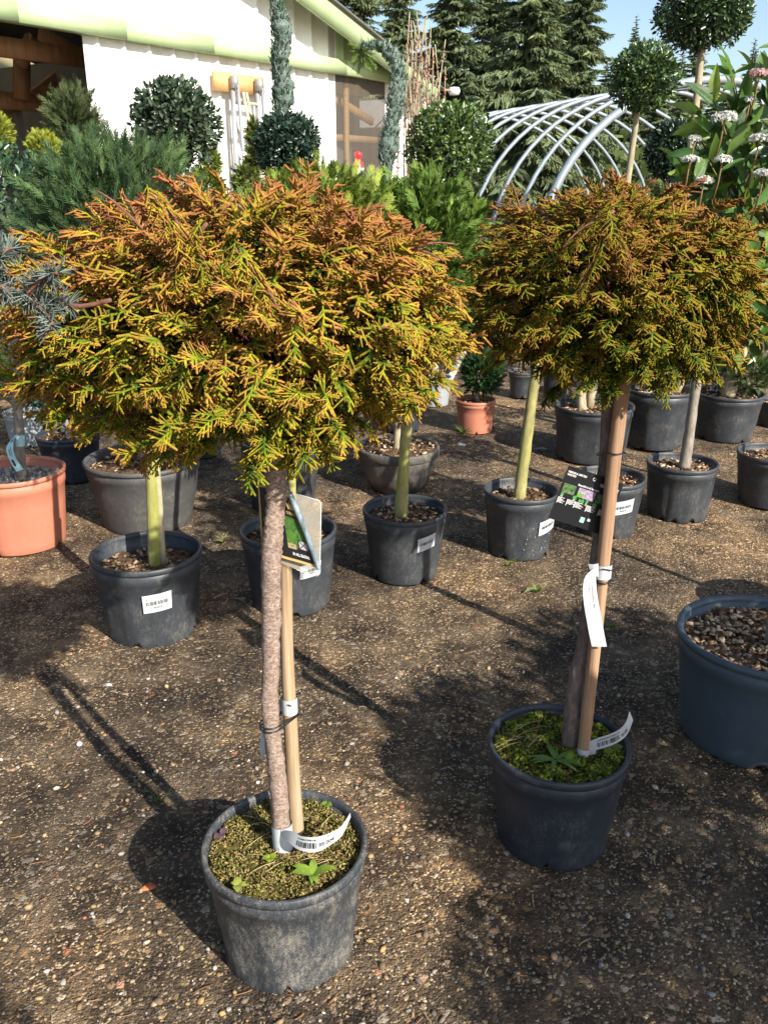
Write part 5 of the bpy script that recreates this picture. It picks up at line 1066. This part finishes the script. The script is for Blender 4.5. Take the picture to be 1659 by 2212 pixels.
f = edges([(600, 1052, YT+.004), (645, 1068, YT+.002), (687, 1080, YT), (694, 1088, YT)], [(608, 1216, YT+.004), (645, 1232, YT+.002), (682, 1245, YT), (691, 1240, YT)]); sl_ = strip(f, 'sleeve', M['clear'], t0, 14, 4)
def edge_tube(fn, pts, r_, name, m, parent): mb = MB(); mb.tube(np.array([fn(u, v) for u, v in pts]), r_, 5); mb.build(name, m, parent, True)
edge_tube(f, [(.35, 1), (.7, 1), (.94, 1), (.995, .94), (1, .5), (.995, .05), (.92, 0), (.5, 0), (.3, 0)], .0006, 'sleeve_edge', M['lampglass'], sl_)
mb = MB(); mb.tube([on_y(618, 985, YA+.02), on_y(623, 1030, YA+.022), on_y(625, 1066, YT)], .0010, 5); mb.build('string', M['tie'], t0, True)
# --- second standard
t0 = thing('stem_tape', 'white variety tape hanging from a loop round the reddish stake and dark stem', 'stem tape', on_y(1290, 1235, YB-.03))
mb = MB(); band(mb, [on_y(at_stem(SB, y), y, YB-.022) for y in (1217, 1232, 1246)], .0190); mb.build('loop', M['paper'], t0, True)
f = edges([(1270, 1218, YB-.038), (1282, 1219, YB-.042), (1292, 1217, YB-.043)], [(1275, 1238, YB-.038), (1284, 1243, YB-.042), (1293, 1247, YB-.043)]); strip(f, 'fold', M['paper'], t0, 10)
f = edges([(1300, 1228, YB-.0425), (1323, 1231, YB-.0425)], [(1300, 1231, YB-.0425), (1323, 1234, YB-.0425)]); strip(f, 'slot', M['ink'], t0, 6)
f = edges(zoomed([(615, 320, YB-.043), (590, 520, YB-.050), (600, 750, YB-.056), (640, 1050, YB-.058), (710, 1430, YB-.058), (770, 1750, YB-.056), (825, 2030, YB-.052)], 1440, 1400, 8.507), zoomed([(560, 330, YB-.043), (370, 510, YB-.055), (312, 760, YB-.064), (330, 1080, YB-.066), (390, 1450, YB-.064), (445, 1760, YB-.060), (505, 2030, YB-.054)], 1440, 1400, 8.507))
st = strip(f, 'tail', M['paper'], t0); mb = MB(); f2 = lambda u, v: f(u, v, .0012); put_text(mb, f2, 'Chamaecyparis obt.', .30, .66, .034, .13); put_text(mb, f2, 'st 80-C13', .31, .44, .028, .11); mb.build('tape_print', M['ink'], st)
loop_tie('plant_tie', 'black tie binding the dark stem to the reddish stake below the white tape', on_y(1282, 1250, YB+.01), .0150, on_y(at_stem(SB, 1252), 1252, YB-.022), .0185, 0, turns=(0, 4))
loop_tie('plant_tie', 'thin black cord that holds the black hanging tag on the reddish stake', on_y(1307, 982, YB+.01), .0165, on_y(at_stem(SB, 976), 976, YB-.022), .0175, 0, turns=(0,), rad=.0014)
t0 = thing('price_tape', 'white paper price tape looped round the foot of the reddish stake', 'price tape', on_y(1258, 1640, YB-.03))
mb = MB(); band(mb, [on_y(1261, 1614, YB-.022), on_y(1259, 1625, YB-.022), on_y(1257, 1640, YB-.022)], .0150); mb.build('loop', M['paper'], t0, True)
f = edges(zoomed([(410, 840, YB-.03), (560, 765, YB-.036), (900, 650, YB-.045), (1100, 540, YB-.045), (1220, 380, YB-.04), (1275, 175, YB-.03)], 1440, 1780, 8.295), zoomed([(440, 1040, YB-.03), (590, 1000, YB-.036), (930, 890, YB-.045), (1150, 760, YB-.045), (1270, 600, YB-.04), (1355, 370, YB-.03)], 1440, 1780, 8.295))
st = strip(f, 'tail', M['paper'], t0); mb = MB(); f2 = lambda u, v: f(u, v, .0012); barcode(mb, f2, .22, .2, .54, .58, 7); put_text(mb, f2, '95.00€', .57, .22, .068, .40); put_text(mb, f2, 'CHAMAECYPARIS OBT', .22, .70, .034, .15); mb.build('tape_print', M['ink'], st)
f = edges(zoomed([(410, 960, YB-.03), (580, 950, YB-.036)], 1440, 1780, 8.295), zoomed([(440, 1105, YB-.03), (572, 1085, YB-.036)], 1440, 1780, 8.295)); strip(f, 'tab', M['paper'], t0, 6)
# black hanging tag
YT = YB-.002; t0 = thing('plant_tag', 'black hanging plant tag with white lettering, garden photos and small green shrub drawings', 'plant tag', on_y(1260, 1150, YT))
f = edges([(1228, 1005, YT-.012), (1288, 1025, YT-.004), (1347, 1046, YT)], [(1184, 1119, YT-.012), (1242, 1137, YT-.004), (1300, 1156, YT)]); cd = strip(f, 'card', M['card_black'], t0, 12, 8, .001)
g1 = lambda u, v: f(u, v, .0012); g2_ = lambda u, v: f(u, v, .0018)
mb = MB(); put_text(mb, g1, 'PREMIUM & LIMITED', .055, .885, .036, .05); put_text(mb, g1, 'VARIETIES!', .055, .835, .036, .05); put_text(mb, g1, 'Beautiful in all Seasons!', .30, .715, .036, .05)
for u, n_ in ((.06, 6), (.24, 5), (.36, 6), (.56, 6), (.76, 6)):
    put_rect(mb, g1, u-.012, .31, u-.004, .43)
    for k in range(n_): put_rect(mb, g1, u, .42-.018*k, u+.07+.08*((k*7+int(u*50)) % 5)/5, .428-.018*k)
for u in (.62, .80): 
    for k in range(3): put_rect(mb, g1, u, .86-.02*k, u+.14, .868-.02*k)
mb.build('tag_lettering', M['white_print'], cd, kind='stuff')
for k, (u0, u1, c0, c1) in enumerate([(.07, .29, (.015, .05, .02), (.16, .26, .10)), (.335, .61, (.20, .13, .22), (.48, .40, .50)), (.64, .86, (.015, .06, .02), (.12, .22, .08))]):
    mb = MB(); put_rect(mb, g1, u0, .52, u1, .69, 4, 3); mb.build('photo', simple('tag_photo', c0, .5, .3, c1, 150), cd)
mb = MB(); put_rect(mb, g2_, .335, .52, .43, .60); mb.build('photo_hedge', simple('photo_hedge', (.13, .30, .05), .6), cd)
grn = simple('drawn_shrub', (.07, .25, .07), .6); gry = simple('drawn_pot', (.30, .29, .27), .6)
for k, (u, v, ru, rv) in enumerate([(.105, .490, .034, .026), (.32, .490, .030, .036), (.41, .462, .022, .036), (.455, .468, .024, .038), (.525, .490, .022, .042), (.65, .472, .034, .034)]):
    mb = MB(); V = [g2_(u+ru*cos(a), v+rv*sin(a)) for a in np.linspace(0, 2*pi, 14, False)]+[g2_(u, v)]; mb.add(V, np.array([[i, (i+1) % 14, 14] for i in range(14)])); mb.build('drawn_shrub', grn, cd)
    if k not in (2, 3): mb = MB(); put_rect(mb, g2_, u-ru*.7, v-rv*2.0, u+ru*.7, v-rv*.9); mb.build('drawn_pot', gry, cd)
mb = MB(); put_rect(mb, g1, .53, .10, .60, .20); mb.build('mint_badge', simple('mint_badge', (.32, .60, .52), .6), cd); mb = MB(); put_rect(mb, g1, .64, .16, .69, .205); mb.build('white_badge', M['white_print'], cd)
mb = MB(); V, F = tube([g2_(.50+.022*cos(a), .905+.026*sin(a)) for a in np.linspace(0, 2*pi, 16)], .0007, 5, False); mb.add(V, F); mb.build('eyelet', M['lampglass'], cd, True)
mb = MB(); mb.tube([g2_(.50, .92), on_y(1298, 1005, YT-.012), on_y(1303, 975, YB-.005)], .0009, 5); mb.build('string', M['tie'], t0, True)
# blue tape on the stem in the terracotta pot
t0 = thing('stem_tape', 'pale blue tape round the grey stem in the terracotta pot', 'stem tape', on_y(40, 990, P1Y-.03)); Yb = P1Y-.035
mb = MB(); band(mb, [on_y(43, 938, P1Y), on_y(44, 962, P1Y)], .0205); mb.build('loop', M['paper_blue'], t0, True)
f = edges([(40, 938, Yb), (30, 955, Yb-.03), (33, 985, Yb-.035), (52, 1014, Yb-.03)], [(32, 942, Yb), (15, 965, Yb-.03), (20, 990, Yb-.035), (36, 1019, Yb-.03)]); st = strip(f, 'tail', M['paper_blue'], t0, 16); mb = MB(); f2 = lambda u, v: f(u, v, .002)
put_rect(mb, f2, .72, .2, .86, .5); put_rect(mb, f2, .45, .3, .62, .4); put_rect(mb, f2, .42, .55, .66, .62); put_rect(mb, f2, .2, .5, .28, .8); mb.build('tape_print', M['ink'], st)

# ------------------------------------------------------------------ weeds in the pots
def weed(name, label, px, zs_, n, L, wd, col, seed, lift=.5):
    p = on_z(px[0], px[1], zs_); t = thing(name, label, 'weed', p); r = np.random.default_rng(seed)
    for k in range(n):
        a = 2*pi*k/n+.4*r.normal(); l = L*(.65+.5*r.random()); d = np.array([cos(a), sin(a)]); V = []; m_ = 7
        for u in np.linspace(0, 1, m_):
            w_ = wd*l*(sin(pi*min(1, u**.75+.03))**.8 if u < 1 else .02); z = lift*l*(u-.75*u*u)+.004
            for s_ in (-1, 0, 1): V.append([p[0]+d[0]*l*u-d[1]*w_*s_, p[1]+d[1]*l*u+d[0]*w_*s_, p[2]+z+.12*w_*abs(s_)])
        i = np.arange(m_-1)[:, None]*3; j = np.arange(2)[None]; mb = MB(); mb.add(V, np.stack([i+j, i+j+1, i+4+j, i+3+j], -1).reshape(-1, 4), np.array(col)*(.8+.4*r.random())); mb.build('leaf', M['weed'], t, True)
    return t
zmA = zsA+.008; zmB = hB*.90+.008
weed('rosette_weed', 'light green broad-leaved weed in the moss of the dirt-streaked pot', (676, 1893), zmA, 7, .042, .22, (.24, .36, .05), 1, .8)
weed('rosette_weed', 'tiny yellow-green seedling below the price tape', (582, 1858), zmA, 5, .016, .5, (.30, .40, .04), 2, .9)
weed('rosette_weed', 'purplish little rosette near the rim of the dirt-streaked pot', (479, 1806), zmA, 6, .022, .38, (.17, .10, .12), 3, .8)
weed('rosette_weed', 'pale seedling hanging at the front rim of the dirt-streaked pot', (515, 1915), zmA+.004, 4, .020, .4, (.36, .40, .08), 4, .6)
weed('rosette_weed', 'small green seedling beside the bamboo stake foot', (702, 1742), zmA, 4, .016, .5, (.22, .32, .06), 5, .8)
weed('rosette_weed', 'star-shaped green weed at the foot of the dark stem', (1199, 1645), zmB, 12, .060, .10, (.15, .26, .06), 6, .45)
weed('rosette_weed', 'low leafy weed clump beside the price tape of the navy pot', (1318, 1622), zmB, 8, .026, .42, (.17, .22, .03), 7, .9)
weed('rosette_weed', 'round-leaved yellow-green weed beside the foot of the reddish stake', (1228, 1648), zmB, 5, .028, .26, (.22, .34, .05), 8, .9)
r = np.random.default_rng(77); mb = MB()
for k in range(26):
    x, y = 520+190*r.random(), 1760+140*r.random(); p = on_z(x, y, zmA+.006); a = r.normal()*.5+.2; L = .02+.04*r.random(); mb.tube([p-np.array([cos(a), sin(a), 0])*L/2, p+[0, 0, .003], p+np.array([cos(a), sin(a), .05])*L/2], .0006, 3, np.array([.55, .42, .22])*(.7+.5*r.random()), False)
for k in range(16):
    x, y = 1085+90*r.random(), 1555+60*r.random(); p = on_z(x, y, zmB+.008); a = .5+r.normal()*.5; L = .03+.05*r.random(); mb.tube([p-np.array([cos(a), sin(a), 0])*L/2, p+[0, 0, .008], p+np.array([cos(a), sin(a), .1])*L/2], .0005, 3, np.array([.50, .36, .18])*(.7+.5*r.random()), False)
tag(mb.build('dry_stalks', M['straw'], kind='stuff'), 'dry straw-coloured stalks lying on the moss of both cypress pots', 'dry stalks')

# ------------------------------------------------------------------ odds and ends on the ground
def lump(name, label, px, size, m, seed, cat, flat=.5, col=(1, 1, 1)):
    p = on_z(*px); r = np.random.default_rng(seed); V, F = lathe([(0, 0), (.75, .02), (1, .3), (.85, .7), (.45, .95), (0, 1)], 9); V = V*(.8+.4*r.random((len(V), 1)))*[size, size*(.5+.3*r.random()), size*flat]; a = r.random()*pi; R = np.array([[cos(a), -sin(a), 0], [sin(a), cos(a), 0], [0, 0, 1]])
    mb = MB(); mb.add(V@R.T+p-[0, 0, .006], F, col); return tag(mb.build(name, m), label, cat)
lump('brick_fragment', 'bright orange brick fragment beside the shadow of the dirt-streaked pot', (322, 1915), .020, M['brick'], 1, 'brick piece')
lump('brick_fragment', 'dull red brick fragment trodden flat beside the pot shadow', (345, 1955), .026, M['brick'], 2, 'brick piece', .25)
for k, (x, y, s, lab) in enumerate([(235, 1476, .012, 'white paper scrap lying between the barcode pot and the stem shadow'), (172, 1604, .012, 'pale chip beside the shadow of the peeling stem'), (480, 1470, .011, 'pale flint on the sunlit gravel behind the dirt-streaked pot'), (997, 961, .035, 'white lump on the gravel beside the shallow bowl'), (1660*.53, 2282*.8525, .014, 'white angular stone on the gravel beside the dirt-streaked pot')]):
    lump('pale_stone' if k else 'paper_scrap', lab, (x, y), s, M['paper'] if k in (0, 3) else M['stone'], 10+k, 'stone' if k else 'scrap', .45, (.75, .70, .62))
for k, (x, y, s, lab, col) in enumerate([(770, 1232, .075, 'curled brown fallen leaf in front of the shaded black pot', (.30, .17, .09)), (400, 1862, .03, 'small red-brown leaf on the gravel beside the pot shadow', (.34, .12, .08)), (1180, 978, .11, 'flat grey-green plastic scrap beside the multi-stemmed pot', (.34, .42, .36)), (1160, 1278, .06, 'pale green flat weed leaf on the sunlit gravel', (.30, .36, .16)), (790, 1000, .06, 'dark green leaf lying beside the brown bowl', (.05, .12, .08))]):
    p = on_z(x, y); V, Q = big_leaf(200+k); a = .4+k; R = np.array([[cos(a), -sin(a), 0], [sin(a), cos(a), 0], [0, 0, 1]])*s; mb = MB(); mb.add(V@R.T+p+[0, 0, .006+.12*s], Q, col); tag(mb.build('fallen_leaf' if k != 2 else 'plastic_scrap', M['weed'], None, True), lab, 'leaf' if k != 2 else 'scrap')
def tuft(label, px, s, n, seed, col):
    p = on_z(*px); r = np.random.default_rng(seed); mb = MB()
    for k in range(n): a = r.random()*2*pi; d = np.array([cos(a)*.7, sin(a)*.7, .5+.6*r.random()]); l = s*(.5+.6*r.random()); mb.tube([p-[0, 0, .004], p+d*l*.5, p+d*l+[0, 0, -.25*l]], [.0016, .0012, .0004], 3, np.array(col)*(.6+.7*r.random()), False)
    tag(mb.build('grass_tuft', M['weed'], kind='stuff'), label, 'grass')
tuft('pale dry grass tuft beside the barcode pot', (482, 1172), .06, 40, 1, (.36, .36, .14)); tuft('small green grass tuft at the foot of the terracotta topiary pot', (1000, 938), .09, 40, 2, (.16, .26, .06)); tuft('green sprig growing at the edge of the pot shadow', (345, 1735), .05, 12, 3, (.10, .17, .05)); tuft('tiny green tuft on the gravel behind the hanging white tape', (1318, 1355), .03, 22, 4, (.22, .34, .05)); tuft('low green tuft on the gravel beyond the leaning stem', (1160, 1278), .05, 26, 5, (.28, .38, .06)); tuft('green tuft at the foot of the freckled black pot', (1098, 1222), .05, 20, 6, (.20, .26, .06))
